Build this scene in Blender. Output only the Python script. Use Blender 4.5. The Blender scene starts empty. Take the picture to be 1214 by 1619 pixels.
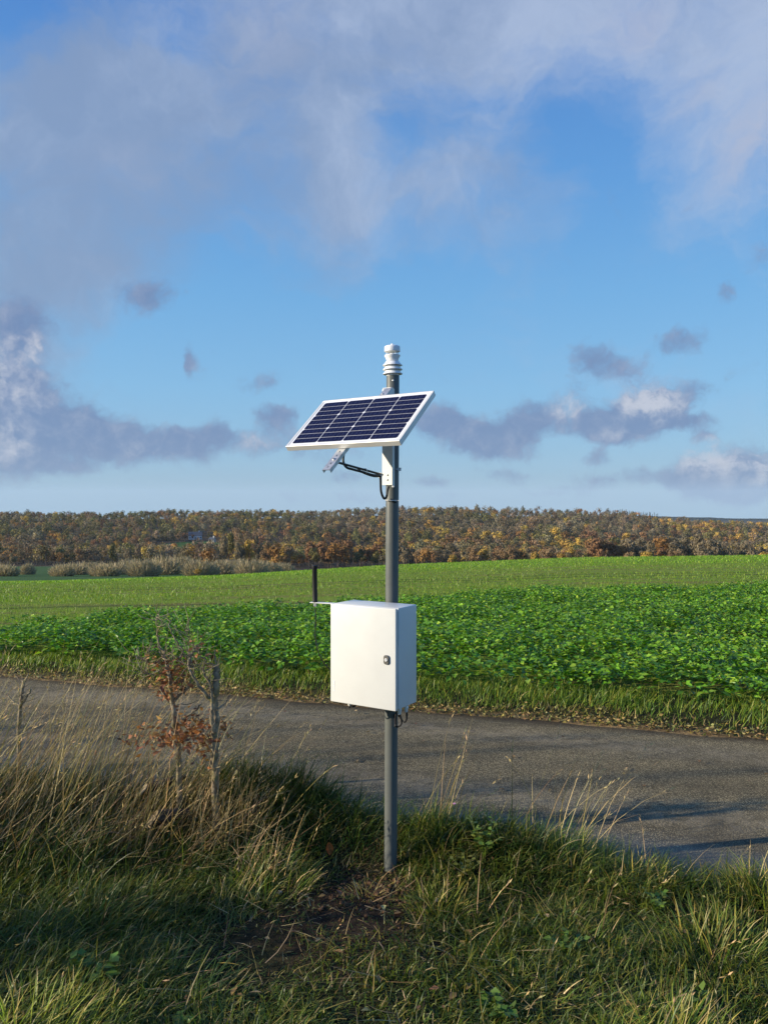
import bpy, bmesh, math, random
import numpy as np
from mathutils import Vector, Matrix, noise as mnoise

R = math.radians
S = bpy.context.scene
COL = S.collection
rng = np.random.default_rng(7)
random.seed(7)

# ------------------------------------------------------------------ camera
CAM_H = 1.9
F_PX, CX_PX, CY_PX = 1263.0, 607.0, 809.5
PITCH = R(-0.66)
cam = bpy.data.cameras.new('camera')
cam.sensor_fit = 'VERTICAL'
cam.angle = 2 * math.atan(809.5 / F_PX)
cam.clip_start = 0.05
cam.clip_end = 30000
camo = bpy.data.objects.new('camera', cam)
COL.objects.link(camo)
camo.location = (0, 0, CAM_H)
camo.rotation_euler = (R(90) + PITCH, 0, 0)
S.camera = camo

# ------------------------------------------------------------------ exposure
S.view_settings.view_transform = 'Standard'
S.view_settings.look = 'None'
S.view_settings.exposure = 0.48
S.view_settings.gamma = 1.0

# ------------------------------------------------------------------ sun
SUN_EL = R(18.5)
SUN_H = Vector((-0.984, -0.178, 0)).normalized()     # horizontal direction towards the sun
SUN_DIR = Vector((SUN_H.x * math.cos(SUN_EL), SUN_H.y * math.cos(SUN_EL), math.sin(SUN_EL)))
sun = bpy.data.lights.new('sun', 'SUN')
sun.energy = 5.0
sun.angle = R(0.53)
sun.color = (1.0, 0.88, 0.68)
suno = bpy.data.objects.new('sun', sun)
COL.objects.link(suno)
suno.rotation_euler = SUN_DIR.to_track_quat('Z', 'Y').to_euler()
suno.location = (-20, -6, 12)

# ------------------------------------------------------------------ world: sky with drifting cloud
def srgb(r, g, b):
    def f(c):
        c /= 255.0
        return c / 12.92 if c <= 0.04045 else ((c + 0.055) / 1.055) ** 2.4
    return (f(r), f(g), f(b))

world = bpy.data.worlds.new("World")
S.world = world
world.use_nodes = True
NT = world.node_tree
NT.nodes.clear()
SKY_STRENGTH = 0.1
world.cycles.sampling_method = 'MANUAL'
world.cycles.sample_map_resolution = 256

class G:
    """small helper to write node graphs"""
    def __init__(self, nt): self.nt = nt
    def n(self, typ, **kw):
        nd = self.nt.nodes.new(typ)
        for k, v in kw.items(): setattr(nd, k, v)
        return nd
    def set(self, sock, v):
        if isinstance(v, bpy.types.NodeSocket): self.nt.links.new(v, sock)
        elif v is not None:
            if isinstance(v, (tuple, list)) and len(v) == 3 and sock.type == 'RGBA': v = (*v, 1)
            sock.default_value = v
    def math(self, op, a, b=None, c=None, clamp=False):
        nd = self.n('ShaderNodeMath', operation=op, use_clamp=clamp)
        self.set(nd.inputs[0], a); self.set(nd.inputs[1], b); self.set(nd.inputs[2], c)
        return nd.outputs[0]
    def vec(self, op, a, b=None, c=None, scale=None):
        nd = self.n('ShaderNodeVectorMath', operation=op)
        self.set(nd.inputs[0], a)
        if b is not None: self.set(nd.inputs[1], b)
        if c is not None: self.set(nd.inputs[2], c)
        if scale is not None: self.set(nd.inputs['Scale'], scale)
        return nd.outputs['Value'] if op in ('LENGTH', 'DOT_PRODUCT') else nd.outputs['Vector']
    def rng(self, v, a, b, c=0.0, d=1.0, smooth=True):
        nd = self.n('ShaderNodeMapRange', interpolation_type='SMOOTHSTEP' if smooth else 'LINEAR')
        for i, x in enumerate((v, a, b, c, d)): self.set(nd.inputs[i], x)
        return nd.outputs[0]
    def mix(self, f, a, b, blend='MIX'):
        nd = self.n('ShaderNodeMix', data_type='RGBA', blend_type=blend)
        self.set(nd.inputs['Factor'], f); self.set(nd.inputs[6], a); self.set(nd.inputs[7], b)
        return nd.outputs[2]
    def noise(self, v, scale, detail=4, rough=0.5, dist=0.0, out='Fac'):
        nd = self.n('ShaderNodeTexNoise')
        if v is not None: self.set(nd.inputs['Vector'], v)
        nd.inputs['Scale'].default_value = scale; nd.inputs['Detail'].default_value = detail
        nd.inputs['Roughness'].default_value = rough; nd.inputs['Distortion'].default_value = dist
        return nd.outputs[out]

g = G(NT)
sky = g.n('ShaderNodeTexSky', sky_type='NISHITA')
sky.sun_disc = False
sky.sun_elevation = SUN_EL
sky.sun_rotation = math.atan2(SUN_DIR.x, SUN_DIR.y)
sky.altitude = 100
sky.air_density = 1.0
sky.dust_density = 0.6
sky.ozone_density = 2.2
dirv = g.n('ShaderNodeTexCoord').outputs['Generated']
sep = g.n('ShaderNodeSeparateXYZ'); g.set(sep.inputs[0], dirv)
az = g.math('ARCTAN2', sep.outputs[0], sep.outputs[1])
el = g.math('ARCSINE', sep.outputs[2])
comb = g.n('ShaderNodeCombineXYZ'); g.set(comb.inputs[0], az); g.set(comb.inputs[1], el)
P0 = comb.outputs[0]
# clear air between the clouds: pale towards the hills, deep blue overhead
ramp = g.n('ShaderNodeValToRGB')
g.set(ramp.inputs[0], g.rng(el, -0.02, 0.62, 0, 1, False))
cr = ramp.color_ramp
KK = 2 ** -0.48 / SKY_STRENGTH
def rampc(c): return tuple(x for x in srgb(*c)) + (1,)
cr.elements[0].position = 0.0; cr.elements[0].color = rampc((150, 188, 214))
cr.elements[1].position = 1.0; cr.elements[1].color = rampc((66, 122, 204))
for p_, c_ in ((0.10, (144, 188, 222)), (0.25, (130, 187, 230)), (0.42, (112, 176, 229)), (0.62, (94, 159, 224))):
    e_ = cr.elements.new(p_); e_.color = rampc(c_)
clear = g.vec('SCALE', ramp.outputs[0], scale=KK)
skycol = g.mix(0.82, g.mix(1.0, sky.outputs[0], (0.88, 1.06, 1.20), 'MULTIPLY'), clear)

def px_dir(px, py):
    a = math.atan((px - 607) / F_PX)
    return a, math.atan((795 - py) / F_PX * math.cos(a))

def warp(P, scale, amp, detail=4):
    c = g.noise(P, scale, detail, 0.6, 0.0, 'Color')
    return g.vec('ADD', P, g.vec('SCALE', g.vec('SUBTRACT', c, (0.5, 0.5, 0.5)), scale=amp))

def blob_sum(P, blobs, kw=1.0, kx=1.0, ky=1.0):
    tot = None
    for (px, py, rx, ry, rot, w) in blobs:
        a, e = px_dir(px, py)
        m = g.n('ShaderNodeMapping', vector_type='TEXTURE')
        g.set(m.inputs[0], P)
        m.inputs['Location'].default_value = (a, e, 0)
        m.inputs['Rotation'].default_value = (0, 0, R(rot))
        m.inputs['Scale'].default_value = (rx * kx / F_PX, ry * ky / F_PX, 1)
        v = g.rng(g.vec('LENGTH', m.outputs[0]), 0.0, 1.0, w * kw, 0.0)
        tot = v if tot is None else g.math('ADD', tot, v)
    return tot

# soft high veil of broken stratus over the top of the sky
k = KK
def c10(*c): return tuple(x * k for x in srgb(*c))
PW = warp(warp(P0, 2.6, 0.20, 6), 9.0, 0.07, 6)
veil_blobs = [(60, 330, 280, 320, 0, 0.75), (250, 200, 330, 240, 0, 0.62), (500, 130, 360, 330, 0, 0.70),
              (520, 330, 120, 200, 0, 0.40), (640, 300, 200, 120, -25, 0.30), (800, 230, 200, 320, 0, 0.50),
              (980, 20, 340, 190, 0, 0.62), (1170, 240, 200, 200, 0, 0.72), (1230, 60, 260, 170, 0, 0.45),
              (0, 560, 170, 190, 0, 0.60), (150, 430, 190, 110, 0, 0.42), (700, 10, 320, 130, 0, 0.35), (120, 150, 170, 130, 0, 0.3),
              (300, -300, 900, 330, 0, 0.6), (1100, -350, 800, 330, 0, 0.6)]
holes = [(300, 60, 100, 80, 0, 0.45), (20, 70, 160, 140, 0, 0.6), (640, 235, 110, 80, 0, 0.35), (930, 200, 130, 130, 0, 0.45), (800, 50, 110, 70, 0, 0.25), (1110, 130, 60, 60, 0, 0.2)]
st_ = g.n('ShaderNodeMapping'); g.set(st_.inputs[0], PW)
st_.inputs['Rotation'].default_value = (0, 0, R(-52)); st_.inputs['Scale'].default_value = (1.0, 2.1, 1.0)
vn = g.noise(st_.outputs[0], 3.6, 9, 0.60, 0.6)
vn2 = g.noise(st_.outputs[0], 13.0, 9, 0.66, 0.5)
nz = g.math('ADD', g.math('MULTIPLY', g.math('SUBTRACT', vn, 0.5), 1.7), g.math('MULTIPLY', g.math('SUBTRACT', vn2, 0.5), 1.05))
vd = g.math('ADD', g.math('SUBTRACT', blob_sum(PW, veil_blobs, 1.28, 1.05, 1.05), blob_sum(PW, holes, 0.75, 0.85, 0.85)), nz)
veil = g.rng(vd, -0.02, 1.40, 0.0, 0.84)
vs_ = g.noise(g.vec('ADD', PW, (0.04, -0.05, 0)), 5.0, 8, 0.62)
vshade = g.rng(g.math('ADD', vs_, g.math('MULTIPLY', az, 0.42)), 0.30, 0.72)
veil_col = g.mix(vshade, c10(136, 157, 190), c10(178, 193, 219))
glow = blob_sum(PW, [(1185, 255, 90, 75, 0, 0.85), (990, 25, 90, 60, 0, 0.6), (420, 60, 150, 130, 0, 0.3), (1080, 170, 70, 60, 0, 0.5), (200, 290, 110, 60, 0, 0.25)])
veil_col = g.mix(g.math('MULTIPLY', glow, g.rng(vn2, 0.3, 0.65, 0.35, 1.0)), veil_col, c10(186, 190, 208))
col = g.mix(veil, skycol, veil_col)

# scattered cumulus low over the hills: ragged tops, flatter shaded undersides
PC = warp(warp(P0, 14.0, 0.034, 6), 48.0, 0.012, 5)
cum = [(20, 630, 80, 110, 0, 1.15), (100, 665, 130, 70, -15, 0.95), (20, 725, 130, 60, 0, 0.7), (165, 692, 110, 46, -12, 0.85),
       (275, 702, 105, 44, 4, 1.0), (340, 690, 80, 32, 0, 0.7), (440, 662, 62, 30, 8, 0.95), (425, 705, 90, 28, 0, 0.65), (540, 715, 90, 30, 0, 0.5),
       (745, 688, 120, 50, -6, 1.1), (680, 662, 60, 40, 0, 0.75), (865, 655, 95, 40, 14, 1.05), (800, 700, 100, 36, 0, 0.7),
       (1010, 665, 110, 46, 4, 1.1), (1030, 635, 70, 46, 0, 0.95), (950, 680, 90, 34, 0, 0.85), (1100, 668, 60, 16, 0, 0.7),
       (955, 575, 80, 44, -8, 1.0), (1070, 545, 70, 28, 10, 0.8), (1115, 612, 64, 28, 0, 0.65), (1110, 690, 30, 14, 0, 0.7),
       (1125, 745, 84, 56, 0, 1.1), (1210, 745, 64, 46, 0, 1.0), (1160, 775, 140, 26, 0, 0.7), (940, 725, 36, 14, 0, 0.8),
       (240, 462, 70, 40, 6, 0.95), (300, 570, 16, 32, 0, 0.9), (410, 605, 70, 28, 10, 0.6), (40, 515, 90, 55, 0, 0.75), (1140, 465, 30, 26, 0, 0.65), (1195, 410, 40, 40, 0, 0.4),
       (680, 760, 56, 16, 0, 0.7), (790, 752, 80, 16, 0, 0.65), (1000, 758, 150, 20, 0, 0.65), (560, 755, 80, 14, 0, 0.5), (600, 785, 340, 16, 0, 0.35), (120, 740, 70, 18, 0, 0.6), (880, 775, 90, 14, 0, 0.5)]
def cn_at(Pv):
    return g.math('ADD', g.math('MULTIPLY', g.noise(Pv, 20.0, 9, 0.62, 0.3), 0.72), g.math('MULTIPLY', g.noise(Pv, 75.0, 6, 0.65, 0.2), 0.28))
cn = cn_at(PC)
csum = blob_sum(PC, cum, 1.05, 1.08, 1.25)
cd = g.math('ADD', csum, g.math('MULTIPLY', g.math('SUBTRACT', cn, 0.5), 2.5))
cum_f = g.rng(cd, 0.20, 1.0, 0.0, 0.92)
# the sunward flank of each billow is paler: density falls off towards the sun
cn2 = cn_at(g.vec('ADD', PC, (-0.010, 0.011, 0)))
flank = g.math('MULTIPLY', g.math('SUBTRACT', cn, cn2), 4.2)
bright = blob_sum(PC, [(1030, 632, 75, 50, 0, 0.85), (895, 642, 55, 34, 0, 0.6), (1118, 725, 62, 46, 0, 0.9), (1206, 738, 54, 44, 0, 0.7),
                       (0, 600, 110, 90, 0, 0.42), (0, 705, 80, 60, 0, 0.32), (55, 545, 55, 34, 0, 0.5), (225, 712, 40, 22, 0, 0.3), (970, 690, 50, 20, 0, 0.25), (390, 700, 40, 20, 0, 0.2), (420, 705, 50, 24, 0, 0.25)])
cshade = g.math('ADD', g.math('MULTIPLY', bright, 0.9), g.math('MULTIPLY', flank, g.math('ADD', 0.35, bright)))
ccol = g.mix(g.rng(cshade, -0.15, 1.0), c10(112, 138, 180), c10(198, 202, 216))
col = g.mix(cum_f, col, ccol)
bg = g.n('ShaderNodeBackground')
bg.inputs['Strength'].default_value = SKY_STRENGTH
g.set(bg.inputs[0], col)
wo = g.n('ShaderNodeOutputWorld')
NT.links.new(bg.outputs[0], wo.inputs[0])

# ------------------------------------------------------------------ tagging helpers
def tag(o, label=None, cat=None, group=None, kind=None):
    if label: o['label'] = label
    if cat: o['category'] = cat
    if group: o['group'] = group
    if kind: o['kind'] = kind
    return o

def empty(name, loc, label, cat, group=None):
    o = bpy.data.objects.new(name, None)
    COL.objects.link(o); o.location = loc; o.empty_display_size = 0.1
    return tag(o, label, cat, group)

def link(name, me, mat=None, parent=None, loc=None):
    o = bpy.data.objects.new(name, me)
    COL.objects.link(o)
    if mat is not None and not me.materials: me.materials.append(mat)
    if parent is not None: o.parent = parent
    if loc is not None: o.location = loc
    return o

def mesh_np(name, V, F, colr=None, smooth=False):
    """V (n,3); F list of int arrays (m,k)"""
    me = bpy.data.meshes.new(name)
    V = np.asarray(V, np.float32)
    if not isinstance(F, (list, tuple)): F = [F]
    F = [np.asarray(f, np.int32) for f in F if len(f)]
    me.vertices.add(len(V)); me.vertices.foreach_set('co', V.ravel())
    idx = np.concatenate([f.ravel() for f in F])
    cnt = np.concatenate([np.full(len(f), f.shape[1], np.int32) for f in F])
    st = np.concatenate([[0], np.cumsum(cnt)[:-1]]).astype(np.int32)
    me.loops.add(len(idx)); me.loops.foreach_set('vertex_index', idx)
    me.polygons.add(len(cnt)); me.polygons.foreach_set('loop_start', st)
    if colr is not None:
        a = me.attributes.new('Col', 'FLOAT_COLOR', 'POINT')
        c = np.ones((len(V), 4), np.float32); c[:, :3] = colr
        a.data.foreach_set('color', c.ravel())
    if smooth: me.polygons.foreach_set('use_smooth', np.ones(len(cnt), bool))
    me.update(calc_edges=True)
    me.validate()
    return me

# ------------------------------------------------------------------ materials
def new_mat(name):
    m = bpy.data.materials.new(name); m.use_nodes = True
    m.node_tree.nodes.clear()
    gg = G(m.node_tree)
    out = gg.n('ShaderNodeOutputMaterial')
    return m, gg, out

def paint(name, base, rough=0.45, metal=0.0, vary=0.08, scale=6.0, bump=0.0, bscale=200, spec=0.5, coat=0.0):
    m, q, out = new_mat(name)
    b = q.n('ShaderNodeBsdfPrincipled')
    tc = q.n('ShaderNodeTexCoord').outputs['Object']
    f = q.noise(tc, scale, 5, 0.6)
    lo = tuple(max(0, c * (1 - vary)) for c in base); hi = tuple(min(1, c * (1 + vary)) for c in base)
    q.set(b.inputs['Base Color'], q.mix(q.rng(f, 0.3, 0.7), lo, hi))
    q.set(b.inputs['Roughness'], q.rng(q.noise(tc, scale * 3, 4), 0.3, 0.7, rough * 0.85, min(1, rough * 1.15)))
    b.inputs['Metallic'].default_value = metal
    b.inputs['Specular IOR Level'].default_value = spec
    b.inputs['Coat Weight'].default_value = coat
    if bump:
        bp = q.n('ShaderNodeBump'); bp.inputs['Strength'].default_value = bump; bp.inputs['Distance'].default_value = 0.001
        q.set(bp.inputs['Height'], q.noise(tc, bscale, 3)); q.set(b.inputs['Normal'], bp.outputs[0])
    q.set(out.inputs[0], b.outputs[0])
    return m

def foliage(name, trans=0.35, rough=0.5, spec=0.35, tint=(1, 1, 1)):
    """leaf material: colour comes from each leaf's own colour attribute"""
    m, q, out = new_mat(name)
    at = q.n('ShaderNodeAttribute', attribute_name='Col').outputs['Color']
    c = q.mix(1.0, at, tint, 'MULTIPLY')
    b = q.n('ShaderNodeBsdfPrincipled')
    q.set(b.inputs['Base Color'], c)
    b.inputs['Roughness'].default_value = rough
    b.inputs['Specular IOR Level'].default_value = spec
    t = q.n('ShaderNodeBsdfTranslucent')
    q.set(t.inputs[0], q.mix(1.0, c, (1.15, 1.2, 0.7), 'MULTIPLY'))
    mx = q.n('ShaderNodeMixShader'); mx.inputs[0].default_value = trans
    q.set(mx.inputs[1], b.outputs[0]); q.set(mx.inputs[2], t.outputs[0])
    q.set(out.inputs[0], mx.outputs[0])
    return m

M_GRASS = foliage('grass_blades', 0.35, 0.45, 0.4)
M_CROP = foliage('crop_leaves', 0.30, 0.42, 0.45)
M_STRAW = foliage('dry_straw', 0.25, 0.6, 0.3)
M_DEADLEAF = foliage('dead_leaves', 0.2, 0.6, 0.3)
M_CROWN = foliage('tree_crowns', 0.15, 0.8, 0.1)

def bark_mat(name, a, b_, scale=30):
    m, q, out = new_mat(name)
    b = q.n('ShaderNodeBsdfPrincipled')
    tc = q.n('ShaderNodeTexCoord').outputs['Object']
    f = q.noise(tc, scale, 6, 0.65)
    moss = q.rng(q.noise(tc, scale * 0.35, 3), 0.5, 0.7)
    c = q.mix(q.rng(f, 0.3, 0.7), a, b_)
    q.set(b.inputs['Base Color'], q.mix(moss, c, (0.22, 0.19, 0.06)))
    b.inputs['Roughness'].default_value = 0.85
    bp = q.n('ShaderNodeBump'); bp.inputs['Strength'].default_value = 0.6; bp.inputs['Distance'].default_value = 0.004
    q.set(bp.inputs['Height'], f); q.set(b.inputs['Normal'], bp.outputs[0])
    q.set(out.inputs[0], b.outputs[0])
    return m
M_BARK = bark_mat('hawthorn_bark', (0.13, 0.10, 0.065), (0.38, 0.31, 0.20))
M_FARBARK = paint('far_bark', (0.10, 0.085, 0.07), 0.9, vary=0.3)

# ------------------------------------------------------------------ terrain
def sm(x): x = np.clip(x, 0, 1); return x * x * (3 - 2 * x)
def tcoord(x, y): return 0.311 * x + 0.951 * y          # distance across the lane
def scoord(x, y): return 0.951 * x - 0.311 * y          # distance along the lane
ROAD_A, ROAD_B = 4.42, 7.23

_perm = np.random.default_rng(3).random((256, 256))
def vnoise(x, y, sc):
    x = np.asarray(x) * sc + 1000.3; y = np.asarray(y) * sc + 1000.7
    xi = np.floor(x).astype(int); yi = np.floor(y).astype(int)
    fx = sm(x - xi); fy = sm(y - yi)
    p = lambda a, b: _perm[a % 256, b % 256]
    return (p(xi, yi) * (1 - fx) + p(xi + 1, yi) * fx) * (1 - fy) + (p(xi, yi + 1) * (1 - fx) + p(xi + 1, yi + 1) * fx) * fy

A_PT = [-0.55, -0.417, -0.2, 0, 0.24, 0.48, 0.6]
A_EL = [0.1010, 0.0992, 0.0915, 0.0790, 0.0690, 0.0657, 0.0650]
SK_A = [-0.6, -0.48, -0.3, -0.15, 0.0, 0.08, 0.2, 0.3, 0.35, 0.42, 0.48, 0.6]
SK_P = [815, 813, 809, 808, 804, 803, 806, 812, 819.5, 825, 830, 836]

def terrain(x, y):
    x = np.asarray(x, float); y = np.asarray(y, float)
    t = tcoord(x, y); s = scoord(x, y)
    # verge on the camera's side, a little bank along the lane
    z = -0.04 + 0.09 * sm((3.9 - t) / 2.6) + 0.05 * (vnoise(x, y, 1.7) - 0.5) + 0.03 * (vnoise(x, y, 5.0) - 0.5)
    z = z + 0.15 * np.exp(-(((x + 0.65) / 0.50) ** 2 + ((y - 4.72) / 0.33) ** 2))
    z = z + 0.14 * np.exp(-(((x + 2.3) / 1.2) ** 2 + ((y - 4.6) / 0.7) ** 2))
    z = z + 0.05 * np.exp(-(((x - 0.6) / 0.35) ** 2 + ((y - 4.15) / 0.3) ** 2))
    z = z + 0.13 * np.exp(-((t - 4.27) / 0.15) ** 2) * sm((x + 1.5) / 0.5) * sm((1.25 - x) / 0.7)
    near = -0.072
    z = near + (z - near) * sm((ROAD_A + 0.05 - t) / 0.20)
    # far verge and field
    fv = near + (0.03 - near) * sm((t - ROAD_B + 0.03) / 0.55) + 0.03 * (vnoise(x, y, 2.1) - 0.5) * sm((t - ROAD_B) / 0.3)
    z = np.where(t > 6.0, fv, z)
    a = np.clip(x / np.maximum(y, 1.0), -0.6, 0.62)
    zc = CAM_H - np.interp(a, A_PT, A_EL) * 80.0
    yy = np.maximum(y - 9.0, 0)
    field = zc * np.power(yy / 71.0, 1.2) * (y <= 80)
    zv = np.minimum(zc - 4.5, -18.5)
    v1 = zc + (zv - zc) * ((y - 80) / 140.0)
    v2 = zv + (-43.0 - zv) * ((y - 220) / 380.0)
    zh = CAM_H - (np.interp(a, SK_A, SK_P) - 795) / F_PX * 1000 - 8.5
    v3 = -43.0 + (zh + 43.0) * np.clip((y - 600) / 400.0, 0, 1) ** 0.85
    v4 = zh - (zh + 75.0) * ((y - 1000) / 1200.0)
    v5 = np.where(y < 3400, -75.0, -75 - (y - 3400) * 0.03)
    far = np.where(y < 220, v1, np.where(y < 600, v2, np.where(y < 1000, v3, np.where(y < 2200, v4, v5))))
    z = z + np.where(y <= 80, field, 0)
    z = np.where(y > 80, far + 0.03, z)
    return z

NA, NR = 420, 330
rr = np.geomspace(0.25, 9000, NR)
aa = np.linspace(0, 2 * math.pi, NA, endpoint=False)
RRg, AAg = np.meshgrid(rr, aa, indexing='ij')
GX = (RRg * np.sin(AAg)).ravel(); GY = (RRg * np.cos(AAg)).ravel()
GZ = terrain(GX, GY)
GV = np.stack([GX, GY, GZ], 1)
GV = np.vstack([GV, [[0, 0, terrain(0.0, 0.0)]]])
ii = np.arange(NR - 1)[:, None] * NA; jj = np.arange(NA)[None, :]; j2 = (jj + 1) % NA
GF = np.stack([ii + jj, ii + j2, ii + NA + j2, ii + NA + jj], -1).reshape(-1, 4)
GF = GF[:, ::-1]
GC = GV[GF].mean(1)
ft = tcoord(GC[:, 0], GC[:, 1])
zone = np.where(ft < 8.25, 0, np.where(GC[:, 1] < 96, 1, 2))
zone = np.where((GC[:, 1] < 0) & (zone == 2), 0, zone)
def submesh(name, F, mat):
    u, inv = np.unique(F.ravel(), return_inverse=True)
    me = mesh_np(name, GV[u], inv.reshape(F.shape), smooth=True)
    return tag(link(name, me, mat), kind='structure')

def ground_mat():
    m, q, out = new_mat('verge_soil')
    b = q.n('ShaderNodeBsdfPrincipled')
    P = q.n('ShaderNodeNewGeometry').outputs['Position']
    n1 = q.noise(P, 3.0, 6, 0.65); n2 = q.noise(P, 22, 6, 0.7)
    soil = q.mix(q.rng(n2, 0.3, 0.7), (0.022, 0.016, 0.010), (0.075, 0.048, 0.029))
    thatch = q.mix(q.rng(n2, 0.35, 0.65), (0.018, 0.022, 0.008), (0.060, 0.055, 0.022))
    d = q.vec('LENGTH', q.vec('MULTIPLY', q.vec('SUBTRACT', P, (-0.15, 3.75, 0)), (1.0, 0.8, 0)))
    bare = q.rng(q.math('ADD', d, q.math('MULTIPLY', q.math('SUBTRACT', n1, 0.5), 0.9)), 0.20, 0.65, 1.0, 0.0)
    tt = q.vec('DOT_PRODUCT', P, (0.311, 0.951, 0))
    edge = q.rng(q.math('ADD', tt, q.math('MULTIPLY', n1, 0.4)), 7.45, 7.65, 1.0, 0.0)
    edge = q.math('MULTIPLY', edge, q.rng(tt, 7.0, 7.1, 0, 1))
    c = q.mix(bare, thatch, soil)
    c = q.mix(edge, c, q.mix(q.rng(n2, 0.35, 0.65), (0.12, 0.075, 0.036), (0.36, 0.25, 0.12)))
    q.set(b.inputs['Base Color'], c)
    b.inputs['Roughness'].default_value = 0.95; b.inputs['Specular IOR Level'].default_value = 0.15
    bp = q.n('ShaderNodeBump'); bp.inputs['Strength'].default_value = 1.0; bp.inputs['Distance'].default_value = 0.03
    q.set(bp.inputs['Height'], q.math('ADD', n2, q.math('MULTIPLY', q.noise(P, 70, 5, 0.7), 0.5)))
    q.set(b.inputs['Normal'], bp.outputs[0]); q.set(out.inputs[0], b.outputs[0])
    return m

def field_mat():
    m, q, out = new_mat('sown_field')
    b = q.n('ShaderNodeBsdfPrincipled')
    P = q.n('ShaderNodeNewGeometry').outputs['Position']
    rot = q.n('ShaderNodeMapping'); q.set(rot.inputs[0], P)
    rot.inputs['Rotation'].default_value = (0, 0, R(12)); rot.inputs['Scale'].default_value = (0.10, 1.0, 0)
    n_row = q.noise(rot.outputs[0], 0.9, 5, 0.6)
    n_fine = q.noise(P, 5.5, 6, 0.75)
    n_big = q.noise(P, 0.12, 4, 0.5)
    sp = q.n('ShaderNodeSeparateXYZ'); q.set(sp.inputs[0], P)
    yy = q.math('ADD', sp.outputs[1], q.math('MULTIPLY', sp.outputs[0], -0.06))
    farg = q.rng(yy, 38, 46, 0, 1)
    green = q.mix(q.rng(n_fine, 0.3, 0.7), (0.125, 0.205, 0.018), (0.235, 0.32, 0.036))
    soil = q.mix(q.rng(n_fine, 0.35, 0.65), (0.13, 0.115, 0.032), (0.29, 0.22, 0.095))
    amt = q.math('ADD', q.math('MULTIPLY', n_row, 0.9), q.math('MULTIPLY', n_fine, 0.6))
    thr = q.math('ADD', q.math('MULTIPLY', farg, 0.28), q.math('MULTIPLY', n_big, 0.25))
    f = q.rng(q.math('ADD', amt, thr), 0.64, 0.96)
    c = q.mix(f, soil, green)
    # wheel tracks left by the drill
    yw = q.math('ADD', yy, q.math('MULTIPLY', q.noise(P, 0.05, 2), 5.0))
    tr = None
    for y0 in (21.0, 30.5, 32.3, 49.0, 51.0):
        d = q.rng(q.math('ABSOLUTE', q.math('SUBTRACT', yw, y0)), 0.05, 0.55, 0.8, 0)
        tr = d if tr is None else q.math('MAXIMUM', tr, d)
    tr = q.math('MULTIPLY', tr, q.rng(n_row, 0.2, 0.45))
    c = q.mix(q.math('MULTIPLY', tr, 0.75), c, (0.035, 0.04, 0.015))
    q.set(b.inputs['Base Color'], c)
    b.inputs['Roughness'].default_value = 0.9; b.inputs['Specular IOR Level'].default_value = 0.1
    bp = q.n('ShaderNodeBump'); bp.inputs['Strength'].default_value = 0.9; bp.inputs['Distance'].default_value = 0.12
    q.set(bp.inputs['Height'], q.math('ADD', n_fine, n_row))
    q.set(b.inputs['Normal'], bp.outputs[0]); q.set(out.inputs[0], b.outputs[0])
    return m

def valley_mat():
    m, q, out = new_mat('valley_floor')
    b = q.n('ShaderNodeBsdfPrincipled')
    P = q.n('ShaderNodeNewGeometry').outputs['Position']
    sp = q.n('ShaderNodeSeparateXYZ'); q.set(sp.inputs[0], P)
    n1 = q.noise(P, 0.15, 6, 0.6)
    meadow = q.mix(n1, (0.035, 0.085, 0.02), (0.06, 0.12, 0.03))
    litter = q.mix(n1, (0.04, 0.03, 0.02), (0.10, 0.07, 0.04))
    wood = q.math('MAXIMUM', q.rng(sp.outputs[1], 395, 420, 0, 1), q.math('MULTIPLY', q.rng(sp.outputs[1], 240, 290, 0, 1), q.rng(q.math('DIVIDE', sp.outputs[0], sp.outputs[1]), -0.42, -0.405, 0, 1)))
    # mown clearing in front of the house on the hillside
    d = q.vec('LENGTH', q.vec('MULTIPLY', q.vec('SUBTRACT', P, (-165, 690, 0)), (1 / 34.0, 1 / 40.0, 0)))
    wood = q.math('MULTIPLY', wood, q.rng(d, 0.85, 1.1, 0, 1))
    q.set(b.inputs['Base Color'], q.mix(wood, meadow, litter))
    b.inputs['Roughness'].default_value = 0.95; b.inputs['Specular IOR Level'].default_value = 0.1
    q.set(out.inputs[0], b.outputs[0])
    return m

submesh('ground', GF[zone == 0], ground_mat())
submesh('field', GF[zone == 1], field_mat())
submesh('hills', GF[zone == 2], valley_mat())

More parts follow.
